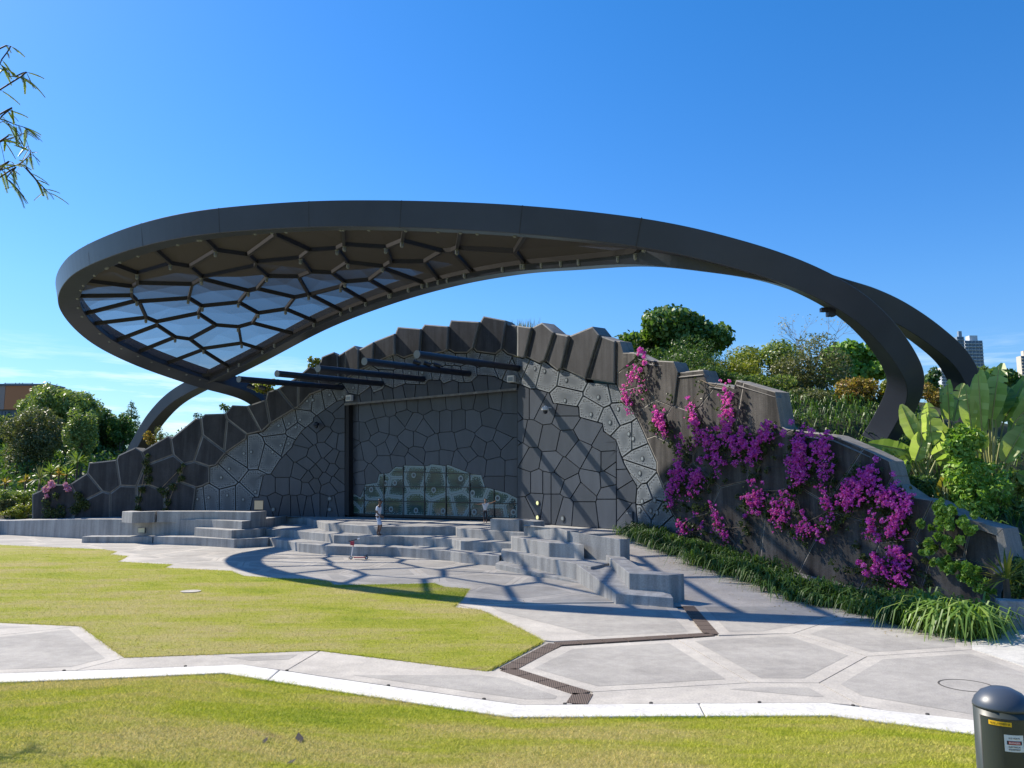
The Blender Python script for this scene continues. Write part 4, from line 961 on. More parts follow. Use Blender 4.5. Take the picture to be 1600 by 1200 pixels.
# ------------------------------------------------------------------ people and scooter
def skinmesh(name,verts,edges_,radii,mat,parent,root=0,sub=2):
    me=bpy.data.meshes.new(name); me.from_pydata([tuple(v) for v in verts],edges_,[]); me.update()
    o=link(name,me,mat,parent); sm=o.modifiers.new('skin','SKIN'); sm.use_smooth_shade=True; sm.branch_smoothing=.6
    for i,r in enumerate(radii):
        r=(r,r) if isinstance(r,(int,float)) else r
        me.skin_vertices[0].data[i].radius=r; me.skin_vertices[0].data[i].use_root=(i==root)
    s=o.modifiers.new('sub','SUBSURF'); s.levels=sub; s.render_levels=sub
    return o
M['skin']=plain('skin',(.30,.17,.11),.55); M['hair']=plain('dark_hair',(.012,.010,.009),.6); M['shoe']=plain('dark_shoe',(.02,.02,.024),.6)
M['skin_dark']=plain('tanned_skin',(.14,.075,.05),.55)
def make_person(px,py,zf,H,label,face,J,shirt,shorts,skin,sleeve,legcover):
    base=at_z(px,py,zf); base.z=zf; t=thing('person',label,'person',base)
    s=H/1.72; fx=Vector((math.cos(face),math.sin(face),0)); sx=Vector((-fx.y,fx.x,0))      # forward, left
    W=lambda p: base+fx*(p[0]*s)+sx*(p[1]*s)+Vector((0,0,p[2]*s))
    names=list(J); idx={n:i for i,n in enumerate(names)}
    E=[('pelvis','belly'),('belly','chest'),('chest','neck'),('neck','chin'),('chin','head'),('head','crown')]
    for q in('l','r'):
        E+=[('chest','sh'+q),('sh'+q,'el'+q),('el'+q,'wr'+q),('wr'+q,'palm'+q),('pelvis','hip'+q),('hip'+q,'kn'+q),('kn'+q,'an'+q),('an'+q,'toe'+q)]
    rad={'pelvis':(.13,.105),'belly':(.125,.10),'chest':(.15,.11),'neck':.054,'chin':.07,'head':.1,'crown':.07}
    for q in('l','r'): rad.update({'sh'+q:.06,'el'+q:.042,'wr'+q:.03,'palm'+q:(.036,.018),'hip'+q:.085,'kn'+q:.056,'an'+q:.038,'toe'+q:.035})
    def rs(n,k=1):
        r=rad[n]; return tuple(x*s*k for x in r) if isinstance(r,tuple) else r*s*k
    body=skinmesh('body',[W(J[n]) for n in names],[(idx[a],idx[b]) for a,b in E],[rs(n) for n in names],skin,t)
    # fingers: five per hand, rooted in the palm
    for q,sg in(('l',1),('r',-1)):
        pw,pp=Vector(J['wr'+q]),Vector(J['palm'+q]); dr=(pp-pw).normalized(); up=dr.cross(Vector((0,sg,.2))).normalized()
        for k in range(5):
            off=up*((k-1.5)*.019) if k<4 else up*-.036
            L=[.062,.07,.066,.052,.045][k]; a=pp+off*.8 if k<4 else pw.lerp(pp,.5)+off*.6; bnd=Vector((0,-sg*.015,0))
            b=a+dr*L*.55+bnd*.4; c=b+dr*L*.5+bnd
            if k==4: b+=off*.4; c+=off*.4
            skinmesh('finger',[W(a),W(b),W(c)],[(0,1),(1,2)],[.0095*s,.0088*s,.007*s],skin,t,sub=1)
    # clothes follow the body
    P=lambda n:W(J[n])
    vs=[P('pelvis')-Vector((0,0,.03*s)),P('belly'),P('chest'),P('neck')-Vector((0,0,.05*s))]; ed=[(0,1),(1,2),(2,3)]; rr=[tuple(x*1.3*s for x in(.13,.115)),tuple(x*1.18*s for x in(.13,.105)),tuple(x*1.13*s for x in(.15,.11)),.07*s]
    for q in('l','r'):
        i=len(vs); vs+=[P('sh'+q),P('sh'+q).lerp(P('el'+q),sleeve)]; ed+=[(2,i),(i,i+1)]; rr+=[.078*s,.066*s]
    skinmesh('shirt',vs,ed,rr,shirt,t,root=1)
    vs=[P('pelvis')+Vector((0,0,.05*s)),P('pelvis')]; ed=[(0,1)]; rr=[(.135*s,.115*s),(.13*s,.11*s)]
    for q in('l','r'):
        i=len(vs); vs+=[P('hip'+q)]; ed+=[(1,i)]; rr+=[.092*s]
        for f in ([.45,legcover] if legcover<=1 else [.5,1.0]): vs.append(P('hip'+q).lerp(P('kn'+q),min(f,1))); ed.append((len(vs)-2,len(vs)-1)); rr.append((.088 if legcover<=1 else .072)*s)
        if legcover>1: vs.append(P('kn'+q).lerp(P('an'+q),legcover-1)); ed.append((len(vs)-2,len(vs)-1)); rr.append(.055*s)
    skinmesh('shorts' if legcover<=1 else 'trousers',vs,ed,rr,shorts,t,root=1)
    hd=Vector(J['head']); cr_=Vector(J['crown'])
    skinmesh('hair',[W(hd+Vector((-.035,0,.0))),W(hd.lerp(cr_,.6)+Vector((-.02,0,.02))),W(cr_+Vector((.015,0,.012)))],[(0,1),(1,2)],[.1*s,.112*s,.09*s],M['hair'],t)
    for q in('l','r'):
        a,b=Vector(J['an'+q]),Vector(J['toe'+q]); skinmesh('shoe',[W(a+Vector((-.03,0,-.035))),W(b)],[(0,1)],[.05*s,.045*s],M['shoe'],t,sub=1)
    # face: eyes, nose, mouth, ears
    for sg in(-1,1):
        mb=MB(); e=W(hd+Vector((.088,.032*sg,-.005))); mb.lathe((e.x,e.y,e.z-.006),[(.004,0),(.011*s,.006),(.004,.012)],8); mb.build('eye',M['hair'],t)
        mb=MB(); e=W(hd+Vector((-.005,.09*sg,-.02))); mb.box(e,.03*s,.02*s,.055*s); mb.build('ear',skin,t)
    n0=W(hd+Vector((.088,0,.0))); n1=W(hd+Vector((.112,0,-.035))); skinmesh('nose',[n0,n1],[(0,1)],[.01*s,.015*s],skin,t,sub=1)
    mb=MB(); e=W(hd+Vector((.083,0,-.075))); mb.beam(e-sx*.022*s,e+sx*.022*s,.012,.01); mb.build('mouth',plain('lips',(.2,.08,.07),.5),t)
    return t
walk={'pelvis':(0,0,.92),'belly':(.02,0,1.08),'chest':(.04,0,1.30),'neck':(.07,0,1.46),'chin':(.10,0,1.54),'head':(.115,0,1.62),'crown':(.11,0,1.68),
'shl':(.04,.19,1.38),'ell':(-.02,.22,1.10),'wrl':(.12,.2,.90),'palml':(.18,.19,.85),'shr':(.04,-.19,1.38),'elr':(.02,-.23,1.09),'wrr':(.22,-.2,.93),'palmr':(.29,-.19,.91),
'hipl':(0,.09,.88),'knl':(.02,.10,.48),'anl':(-.06,.10,.09),'toel':(.09,.11,.035),'hipr':(0,-.09,.88),'knr':(.22,-.10,.50),'anr':(.10,-.10,.12),'toer':(.24,-.11,.05)}
make_person(590,837,Z2,1.72,'person in a white tee and pale shorts walking down the stage steps',R(-12),walk,plain('white_tee',(.66,.70,.78),.8),plain('pale_blue_shorts',(.48,.55,.68),.8),M['skin_dark'],.75,1.0)
arms={'pelvis':(0,0,.90),'belly':(.01,0,1.06),'chest':(.02,0,1.28),'neck':(.02,0,1.44),'chin':(.04,0,1.52),'head':(.05,0,1.60),'crown':(.04,0,1.67),
'shl':(.02,.19,1.36),'ell':(.04,.45,1.42),'wrl':(.05,.68,1.52),'palml':(.05,.76,1.56),'shr':(.02,-.19,1.36),'elr':(.04,-.45,1.33),'wrr':(.06,-.69,1.34),'palmr':(.06,-.77,1.34),
'hipl':(0,.09,.86),'knl':(.05,.09,.48),'anl':(0,.09,.08),'toel':(.13,.10,.03),'hipr':(0,-.09,.86),'knr':(.0,-.08,.48),'anr':(-.05,-.08,.08),'toer':(.08,-.09,.03)}
make_person(758,816.5,ZS,1.25,'small person in a white top with both arms stretched out on the stage',R(-78),arms,plain('white_top',(.66,.66,.68),.8),plain('dark_trousers',(.02,.022,.03),.8),M['skin'],.35,1.75)
sc=at_z(549,873.5,.02); sc.z=0
t=thing('kick_scooter','red and white kick scooter parked upright against the lowest stage step','scooter',sc)
M['red']=plain('scooter_red',(.42,.03,.06),.4); M['white']=plain('scooter_white',(.75,.73,.7),.4)
mb=MB(); mb.tube([sc+Vector((0,0,.12)),sc+Vector((.06,0,.55))],.026,8); mb.build('stem',M['white'],t)
mb=MB(); mb.tube([sc+Vector((.06,0,.55)),sc+Vector((.08,0,.80))],.022,8); mb.build('upper_stem',M['red'],t)
mb=MB(); mb.tube([sc+Vector((-.05,-.16,.80)),sc+Vector((.2,.14,.86))],.018,8); mb.build('handlebar',M['pole'],t)
mb=MB(); mb.box(sc+Vector((.035,-.05,.70)),.16,.1,.16); mb.build('front_bag',M['red'],t)
for dx,dy in((-.05,-.16),(.2,.14)):
    mb=MB(); mb.tube([sc+Vector((dx,dy,.80+.06*(dx>0))),sc+Vector((dx*1.5,dy*1.45,.81+.08*(dx>0)))],.024,8); mb.build('grip',M['white'] if dx>0 else M['pole'],t)
mb=MB(); mb.box(sc+Vector((.36,.02,.09)),.52,.13,.035); mb.build('deck',M['red'],t)
for dx in(-.02,.66):
    mb=MB(); cpt=sc+Vector((dx,.01,.075)); disc(mb,cpt+Vector((0,.02,0)),Vector((0,-1,0)),.075,.04,16,0); disc(mb,cpt+Vector((0,.021,0)),Vector((0,-1,0)),.04,.044,12,1); mb.build('wheel',[M['pole'],M['white']],t)
mb=MB(); mb.box(sc+Vector((.63,.01,.17)),.18,.09,.03,Matrix.Rotation(R(-25),3,'Y')); mb.build('mudguard',M['pole'],t)
print('people done')

# ------------------------------------------------------------------ vegetation
def blob_points(blobs,n,shell=.55):
    """points spread through ellipsoids (centre, radii); denser towards the surface"""
    w=np.array([b[1][0]*b[1][1]+b[1][0]*b[1][2]+b[1][1]*b[1][2] for b in blobs]); k=rng.choice(len(blobs),n,p=w/w.sum())
    d=rng.normal(size=(n,3)); d/=np.linalg.norm(d,axis=1)[:,None]
    r=shell+(1-shell)*rng.uniform(0,1,n)**.6; r*=rng.uniform(.9,1.06,n)
    c=np.array([tuple(b[0]) for b in blobs])[k]; s=np.array([b[1] for b in blobs])[k]
    return c+d*s*r[:,None], d
def leaves(name,P,D,size,mat,parent,aspect=.5,up=.35,jit=.9,droop=0):
    n=len(P); nrm=D+rng.normal(size=(n,3))*jit; nrm[:,2]+=up; nrm/=np.linalg.norm(nrm,axis=1)[:,None]
    t=rng.normal(size=(n,3)); t[:,2]-=droop; t-=nrm*(t*nrm).sum(1)[:,None]; t/=np.linalg.norm(t,axis=1)[:,None]; b=np.cross(nrm,t)
    L=(size*rng.uniform(.6,1.25,n))[:,None]; W=L*aspect
    V=np.stack([P-t*L*.5,P+b*W*.5-nrm*L*.06,P+t*L*.5-nrm*L*.12,P-b*W*.5-nrm*L*.06],1)
    return np_mesh(name,V,mat,parent)
def sub_blobs(c,rad,k,fr=(.32,.5),spread=.75):
    out=[]
    for i in range(k):
        d=Vector((random.gauss(0,1),random.gauss(0,1),random.gauss(.15,1))).normalized()*random.uniform(.45,1)*spread
        f=random.uniform(*fr); out.append((Vector(c)+Vector((d.x*rad[0],d.y*rad[1],d.z*rad[2])),(rad[0]*f,rad[1]*f,rad[2]*f)))
    return out
def tree(name,label,px,py,Y,wpx,hpx,mat,leaf,n,trunk=True,cat='tree',k=14,group=None,aspect=.5,base=None,fr=(.32,.5),bark='bark',jit=.9):
    c=at_y(px,py,Y); w=wpx*Y/F/2; h=hpx*Y/F/2; gz=hz(c.x,c.y) if base is None else base
    t=thing(name,label,cat,(c.x,c.y,gz),group)
    bl=sub_blobs(c,(w,w*.8,h),k,fr); P,D=blob_points(bl,n); leaves('crown' if cat=='tree' else 'foliage',P,D,leaf,mat,t,aspect,jit=jit)
    mb=MB(); r=max(.04,min(.22,h*.05)); top=c+Vector((0,0,h*.3))
    mb.tube([(c.x,c.y,gz-.2),(c.x+w*.04,c.y,gz+(c.z-gz)*.5),tuple(top)],[r,r*.75,r*.35],8)
    for b in bl[:9]:
        q=Vector((c.x,c.y,gz+(c.z-gz)*random.uniform(.45,.9))); mb.tube([q,q.lerp(b[0],.5)+Vector((0,0,.05*h)),b[0]],[r*.45,r*.3,r*.12],6)
    mb.build('trunk' if cat=='tree' else 'stem',M[bark],t); return t
# hill behind the right wall
tree('broadleaf_tree','dark round-leaved tree on the hilltop just right of the shell crown',1052,532,42,210,140,M['leaf_tree'],.27,15000,k=40,aspect=.85,fr=(.22,.36))
tree('broadleaf_tree','bright round-leaved tree standing left of the curved canopy leg',1345,570,41,145,105,M['leaf_bright'],.30,5600,k=16,aspect=.8,fr=(.25,.4))
tree('fine_shrub','dark fine-leaved shrub behind the top of the concrete wall below the hilltop tree',1062,566,37,210,86,M['leaf_dark'],.15,9000,cat='shrub',k=16,aspect=.3)
tree('fine_shrub','yellow-green shrub beside the dark shrub on the hillside',1145,580,36,135,84,M['leaf_yellow'],.15,6500,cat='shrub',k=12,aspect=.4)
tree('fine_shrub','olive green shrub in the middle of the hillside',1205,580,38,125,105,M['leaf_olive'],.2,6500,cat='shrub',k=12,aspect=.5)
tree('fine_shrub','large grey-green shrub in front of the bare tree',1262,585,36,140,135,M['leaf_grey'],.17,9500,cat='shrub',k=16,aspect=.35,bark='twig')
tree('croton_shrub','orange and yellow shrub left of the curved canopy leg',1338,610,33.5,95,62,M['leaf_orange'],.16,3000,cat='shrub',k=9,aspect=.4)
tree('croton_shrub','small clear yellow shrub touching the canopy leg',1384,614,33,50,56,M['leaf_yellow'],.15,1700,cat='shrub',k=6,aspect=.4)
tree('croton_shrub','orange-yellow shrub between the canopy leg and the paddle-leaf plants',1452,630,36,75,66,M['leaf_orange'],.17,2400,cat='shrub',k=7,aspect=.4)
tree('dark_tree','dark small tree silhouetted between the canopy leg and the far right beam',1452,602,52,48,58,M['leaf_dark'],.35,900,k=8,aspect=.5)
tree('broadleaf_tree','leafy tree behind the paddle-leaf plants at the right edge',1575,612,46,120,70,M['leaf_tree'],.38,3200,k=14,aspect=.7)
tree('broadleaf_tree','feathery green treetop just right of the far right beam',1536,592,50,40,56,M['leaf_olive'],.3,1100,k=7,aspect=.35)
tree('fine_shrub','low dark shrub just behind the stepped rim of the right wall',1118,594,34,120,52,M['leaf_dark'],.14,5200,cat='shrub',k=12,aspect=.35)
tree('fine_shrub','low olive shrub above the grass on the middle of the right slope',1192,612,34.5,125,60,M['leaf_olive'],.16,5200,cat='shrub',k=12,aspect=.45)
tree('fine_shrub','low grey-green shrub on the slope below the bare tree',1265,632,33,115,52,M['leaf_grey'],.14,5000,cat='shrub',k=12,aspect=.35)
# bare pale tree
c=at_y(1262,540,38.5); t=thing('bare_tree','leafless pale twiggy tree rising above the grey-green shrub','tree',(c.x,c.y,hz(c.x,c.y))); mb=MB(); lf=[]
def grow(mb,p,d,L,r,depth,ends):
    q=p+d*L; mb.tube([p,p.lerp(q,.5)+Vector((random.uniform(-.05,.05),)*3)*L,q],[r,r*.8,r*.62],5,cap=False)
    if depth==0: ends.append(q); return
    for i in range(random.choice((2,3,3))):
        nd=(d+Vector((random.gauss(0,.42),random.gauss(0,.42),random.gauss(.12,.28)))).normalized(); grow(mb,q,nd,L*random.uniform(.62,.85),r*.6,depth-1,ends)
grow(mb,Vector((c.x,c.y,hz(c.x,c.y))),Vector((.03,0,1)),1.45,.05,5,lf); mb.build('trunk',M['twig'],t)
P=np.array([tuple(e) for e in lf]*2)+rng.normal(size=(len(lf)*2,3))*.15; leaves('crown',P,rng.normal(size=P.shape),.12,M['dead'],t,.35)
# left side: gum trees, conifer, garden
lt=[('gum_tree','tall olive gum tree in the middle of the left tree group',110,650,80,120,112,'leaf_olive',.5,13300),('gum_tree','broad olive gum tree at the right of the left tree group',150,680,84,80,120,'leaf_dark',.5,8550),('gum_tree','pale loose gum tree at the far left with a visible thin trunk',46,690,70,90,110,'leaf_grey',.36,9120),('gum_tree','young loose-leaved tree before the dark right end of the tree group',128,688,68,52,100,'leaf_olive',.32,5700),('gum_tree','dark rounded tree at the right end of the left tree group',170,700,88,62,85,'leaf_dark',.5,6460),('gum_tree','yellow-green rounded gum tree against the orange building',62,640,92,70,70,'leaf_olive',.5,6460),('gum_tree','dark leafy tree at the left edge under the orange building',8,690,86,74,100,'leaf_dark',.5,6080),('gum_tree','small leafy tree at the foot of the conifer',188,672,82,42,56,'leaf_tree',.42,2660)]
for nm,lb,px,py,Y,w_,h_,m_,lf_,n_ in lt: tree(nm,lb,px,py,Y,w_*1.18,h_*1.12,M[m_],lf_*.8,int(n_*1.35),k=30,aspect=.4,fr=(.22,.40),jit=.8)
c=at_y(205,655,84); t=thing('conifer','slim tiered conifer standing apart right of the left tree group','tree',(c.x,c.y,hz(c.x,c.y))); mb=MB(); z0=hz(c.x,c.y); ztop=at_y(206,630,84).z; mb.tube([(c.x,c.y,z0),(c.x,c.y,ztop)],[.2,.04],7); bl=[]
zb=at_y(206,690,84).z
for i in range(11):
    f=i/10; z=zb+(ztop-zb)*f; rr=1.45*(1-f)**.8+.25
    for q in range(5):
        a=q*1.257+i*.7; p=Vector((c.x+math.cos(a)*rr*.6,c.y+math.sin(a)*rr*.6,z+random.uniform(-.15,.15))); bl.append((p,(rr*.42,rr*.42,.22))); mb.tube([(c.x,c.y,z),p],[.05,.02],4)
mb.build('trunk',M['bark'],t); P,D=blob_points(bl,2600); leaves('crown',P,D,.3,M['leaf_dark'],t,.25)
# spiky yuccas
def spiky(px,py,Y,label,n=46,L=1.0,mat='spiky',stem=.8,gz=None,cat='plant',name='spiky_plant',w=.07):
    c=at_y(px,py,Y); gz=min(hz(c.x,c.y),c.z-.2) if gz is None else gz
    t=thing(name,label,cat,(c.x,c.y,gz)); mb=MB(); mb.tube([(c.x,c.y,gz-.1),(c.x,c.y,c.z)],[.09,.07],7); mb.build('stem',M['bark'],t); V=[]
    for i in range(n):
        a=random.uniform(0,2*math.pi); e=random.uniform(-.35,1.35); d=Vector((math.cos(a)*math.cos(e),math.sin(a)*math.cos(e),math.sin(e))); s_=Vector((-math.sin(a),math.cos(a),0))*w; l=L*random.uniform(.75,1.1)
        m_=c+d*l*.5; tip=c+d*l+Vector((0,0,-.18*l*math.cos(e))); V.append([tuple(c+s_*.5),tuple(m_+s_),tuple(tip),tuple(m_-s_)])
    np_mesh('foliage',np.array(V),M[mat],t); return t
spiky(80,739,56,'bright spiky rosette plant left of the orange bromeliad',50,.95)
spiky(104,741,57,'bright spiky rosette plant between the orange bromeliad and the shell',40,.85)
spiky(121,722,60,'taller spiky rosette plant behind the lowest steps of the shell wall',56,1.15)
spiky(92,741,55.3,'orange bromeliad beside the shell wall top',24,.55,'leaf_orange')
spiky(40,752,57,'orange-red bromeliad in the left garden',24,.6,'leaf_orange')
spiky(8,756,57,'reddish bromeliad at the left edge of the garden',22,.65,'leaf_orange')
c=at_y(66,748,55.5); 
for i,(px,py,lab) in enumerate([(62,748,'arching strap-leaf plant in front of the spiky rosettes')]): spiky(px,py,55.5,lab,30,1.1,'leaf_grey',w=.05)
# left garden ground cover
n=26000; X=rng.uniform(-46,-31.5,n); Y=rng.uniform(53.8,72,n); Zg=np.array([hz(a,b) for a,b in zip(X,Y)]); hgt=.25+.55*np.clip(np.sin(X*1.1)*np.cos(Y*.9)+.4*np.sin(X*2.7+Y),0,1.4)
P=np.stack([X,Y,Zg+hgt*rng.uniform(.3,1,n)],1); o=leaves('ground_cover',P,np.tile([0,0,1.],(n,1)),.24,M['leaf_yellow'],None,.4); props(o,kind='stuff')
sh=[(20,775,56,70,28,'leaf_olive','low olive shrub in the left garden'),(30,800,54.5,50,26,'leaf_yellow','low yellow-green shrub just left of the shell wall'),(8,790,55,36,26,'leaf_grey','grey-green low shrub at the left edge')]
for px,py,Y,w_,h_,m_,lb in sh: tree('garden_shrub',lb,px,py,Y,w_,h_,M[m_],.2,2400,cat='shrub',k=8,aspect=.4)
n=110000; X=rng.uniform(-75,-24,n); Y=rng.uniform(59,94,n); hg=np.array([hz(a,b) for a,b in zip(X,Y)]); P=np.stack([X,Y,hg+rng.uniform(0,1,n)*(1.0+ (Y-58)*.15+1.0*np.sin(X*.8)*np.cos(Y*.6))],1)
props(leaves('understorey',P,rng.normal(size=(n,3)),.42,M['leaf_dark'],None,.45),kind='stuff')
# plants on top of the left shell
tree('wall_top_plant','leafy plant on the shell rim beside the leftmost lighting pole',418,606,51.5,56,28,M['leaf_yellow'],.22,1100,cat='plant',k=8,base=7.3)
tree('wall_top_plant','small sparse shrub on the left shell rim',352,638,52.5,24,22,M['leaf_dark'],.16,200,cat='plant',k=6,base=6.6,bark='darktwig')
tree('wall_top_plant','tiny twiggy plant on the left shell rim at a low joint',310,650,53,18,14,M['leaf_dark'],.14,110,cat='plant',k=5,base=6.6,bark='darktwig')
tree('wall_top_plant','yellow plant on the shell rim behind the second lighting pole',490,566,50.5,26,28,M['leaf_yellow'],.2,420,cat='plant',k=6,base=9.6)
tree('wall_top_plant','yellow flowering shrub at the foot of the left canopy arch',234,684,53,22,34,M['leaf_orange'],.18,520,cat='plant',k=7,base=4.6)
tree('wall_top_plant','wispy pale shrub right of the left canopy arch foot',252,678,53.2,30,26,M['leaf_grey'],.12,260,cat='plant',k=8,base=4.8,bark='twig')
def tuft(px,py,Y,label,w,h,n,mat,gz):
    c=at_y(px,py,Y); t=thing('grass_tuft',label,'grass',(c.x,c.y,gz)); P=np.stack([c.x+rng.normal(size=n)*w,c.y+rng.normal(size=n)*.2,np.full(n,gz)],1); a=rng.uniform(0,6.28,n); s=np.stack([np.cos(a),np.sin(a),0*a],1)*.02
    tip=P+np.stack([rng.normal(size=n)*.25*h,rng.normal(size=n)*.25*h,rng.uniform(.5,1.1,n)*h],1); np_mesh('foliage',np.stack([P-s,P+s,tip],1),M[mat],t)
g=at_y(817,511,44.4); tuft(817,511,44.4,'tuft of wild grass on top of the shell crown',.42,.62,90,'leaf_grey',g.z-.12)
# grassy hillside at right: strappy leaves
def straps(P,L,w,bend=.6):
    n=len(P); a=rng.uniform(0,2*np.pi,n); l=L*rng.uniform(.6,1.25,n)*(1+.28*np.sin(P[:,0]*4.1+P[:,1]*2.3)); h=np.stack([np.cos(a),np.sin(a),0*a],1); s=np.stack([-np.sin(a),np.cos(a),0*a],1)*(w/2)
    sp=rng.uniform(.25,1.0,n)*bend; up=np.array([0,0,1.])
    m=P+h*(l*sp*.45)[:,None]+up*(l*.60)[:,None]; q=P+h*(l*sp*.95)[:,None]+up*(l*(.74-.34*sp))[:,None]; tip=P+h*(l*sp*1.35)[:,None]+up*(l*(.60-.85*sp))[:,None]
    Q=[np.stack([P-s*.6,P+s*.6,m+s,m-s],1),np.stack([m-s,m+s,q+s*.8,q-s*.8],1),np.stack([q-s*.8,q+s*.8,tip,tip],1)]
    return Q
def strap_obj(name,P,L,w,mat,parent=None,bend=.6):
    Q=straps(P,L,w,bend); A4=np.concatenate(Q[:2]); me_v=np.concatenate([Q[0],Q[1]]); T=Q[2][:,:3]
    n=len(P); V=np.stack([Q[0][:,0],Q[0][:,1],Q[0][:,2],Q[0][:,3],Q[1][:,2],Q[1][:,3],Q[2][:,2]],1).reshape(-1,3)
    base=(np.arange(n)*7)[:,None]
    faces=np.concatenate([base+np.array([0,1,2,3]),base+np.array([3,2,4,5])]).tolist()+(base+np.array([5,4,6])).tolist()
    me=bpy.data.meshes.new(name); me.from_pydata(V.tolist(),[],faces); me.update(); return link(name,me,M[mat],parent)
n=9500; X=rng.uniform(8,24,n); Y=rng.uniform(22,38,n)
def behind_right(x,y): p,n_,d=PL[3]; return -((x-p.x)*n_.x+(y-p.y)*n_.y)
ok=np.array([.9<behind_right(a,b)<9.5 for a,b in zip(X,Y)]); X,Y=X[ok],Y[ok]
P=np.stack([X,Y,np.array([hz(a,b) for a,b in zip(X,Y)])],1); props(strap_obj('hillside_grass',P  ,.52,.045,'strap',None,.95),kind='stuff')
# strap-leaf border along the wall foot
cl=[]
for i in range(34):
    f=i/33; base=Vector((5.55,34.6,0)).lerp(Vector((11.0,18.9,0)),f); nrm=PL[3][1]
    for r_ in range(2):
        off=random.uniform(.1,.55)+r_*(.55+.25*f)
        cl.append((base.x+nrm.x*off-.5*0+random.uniform(-.15,.15),base.y+nrm.y*off+random.uniform(-.25,.25)))
pts=[]
for x,y in cl:
    z=max(0,min(ZS,ZS*(y-23)/12.2)); m_=int(random.uniform(60,150)); sp_=random.uniform(.1,.26); pts.append(np.stack([x+rng.normal(size=m_)*sp_,y+rng.normal(size=m_)*sp_,np.full(m_,z)],1))
props(strap_obj('strap_leaf_border',np.concatenate(pts),.66,.042,'strap',None,.95),kind='stuff')
t=thing('strap_leaf_clump','big bright strap-leaf clump at the near end of the border','plant',tuple(at_z(1480,985,0)))
pts=[]
for px,py in ((1440,968),(1470,975),(1500,980),(1530,985),(1455,985),(1490,992),(1522,995)):
    q=at_z(px,py,0); pts.append(np.stack([q.x+rng.normal(size=95)*.2,q.y+rng.normal(size=95)*.16,np.zeros(95)],1))
strap_obj('foliage',np.concatenate(pts),.82,.05,'strap_b',t,.95)
# bougainvilleas on the right wall
def zb(L,ox,oy,s): return [(ox+x/s,oy+y/s,r/s) for x,y,r in L]
Zw=lambda L:zb(L,940,540,3.75); Zx=lambda L:zb(L,1240,560,4.0); Zy=lambda L:zb(L,1180,760,3.81)
bg=[('topmost small bougainvillea hanging over the rim beside the shell crown',Zw([(240,75,45),(185,165,25),(145,245,15),(240,265,12),(245,205,10),(165,330,25),(150,320,15)]),Zw([(245,140,30),(250,230,22),(190,330,20)])),
('small arching bougainvillea spray below the topmost one',Zw([(330,390,32),(360,430,32),(372,465,30)]),Zw([(390,470,25),(410,300,18)])),
('tall bougainvillea column below the middle wall notch',Zw([(740,250,30),(735,330,40),(740,430,48),(765,480,45),(525,345,28),(540,390,30),(565,450,38),(560,520,32),(620,530,34),(650,590,40),(700,530,42),(690,680,38)]),Zw([(580,260,28),(640,640,45),(700,600,60),(580,200,20)])),
('broad bright bougainvillea mass under the big angled wall block',Zw([(770,570,55),(830,530,50),(880,600,50),(960,500,48),(1000,470,33),(900,640,33),(930,560,40)]),Zw([(1010,570,50),(930,700,50),(920,760,40),(930,640,40)])),
('bougainvillea over the lower left of the wall beside the perforated panels',Zw([(480,530,22),(470,620,18),(460,720,40),(430,800,45),(400,880,30),(560,760,48),(530,820,35),(590,740,33),(480,740,30)]),Zw([(490,600,50),(640,790,60),(540,900,60),(450,900,40),(620,860,50)])),
('sparse bougainvillea strands near the foot of the wall left',Zw([(690,1000,30),(650,930,15),(720,1080,20),(740,1130,15),(470,1040,26),(510,1060,18)]),Zw([(540,1000,60),(560,1090,60),(700,1060,40),(850,1060,45),(540,1150,50),(720,1150,40)])),
('bougainvillea low in the centre of the wall',Zw([(890,870,48),(890,930,35),(940,850,33),(1000,960,28),(1045,1020,25),(1095,1010,22),(1080,960,22),(1110,830,42),(1040,900,22)]),Zw([(960,900,50),(1050,960,60),(1150,900,50),(1200,1030,60),(830,950,40)])),
('dense bougainvillea hanging just right of the big angled wall block',Zw([(1150,600,55),(1190,650,58),(1110,690,25),(1160,730,40),(1200,480,18)])+Zx([(50,560,70),(30,640,55),(70,700,35),(45,500,45)]),Zw([(1170,780,50)])+Zx([(60,760,60),(30,820,50)])),
('tall narrow bougainvillea at the notch before the sloping wall rim',Zx([(195,490,48),(180,560,55),(170,640,42),(240,590,22),(190,740,25),(230,840,33),(250,690,22),(235,940,33),(60,1030,38),(200,1100,38),(140,1060,22),(40,1080,22)]),Zx([(260,640,35),(240,760,45),(250,1000,60),(100,1100,60),(280,880,50),(300,1060,60)])),
('slanting bright bougainvillea bunch below the corner of the sloping rim',Zx([(490,690,50),(450,740,60),(400,790,60),(355,840,52),(335,890,42),(440,880,22),(355,940,18),(520,740,40)]),Zx([(490,800,55),(430,850,50),(520,860,50)])),
('branching bougainvillea left of the green vine',Zx([(640,830,55),(600,880,55),(640,970,55),(590,1050,45),(680,1030,38),(700,900,45),(750,855,35),(480,1030,45),(520,890,35)]),Zx([(700,980,45),(650,1080,50),(560,980,45)])),
('lowest bougainvillea just above the strap-leaf border',Zy([(830,385,33),(690,455,55),(780,470,52),(850,500,38),(910,430,36),(900,460,28),(880,545,18),(905,580,16),(790,530,18)]),Zy([(640,500,50),(820,560,60),(950,530,70),(1000,600,60),(530,520,50)]))]
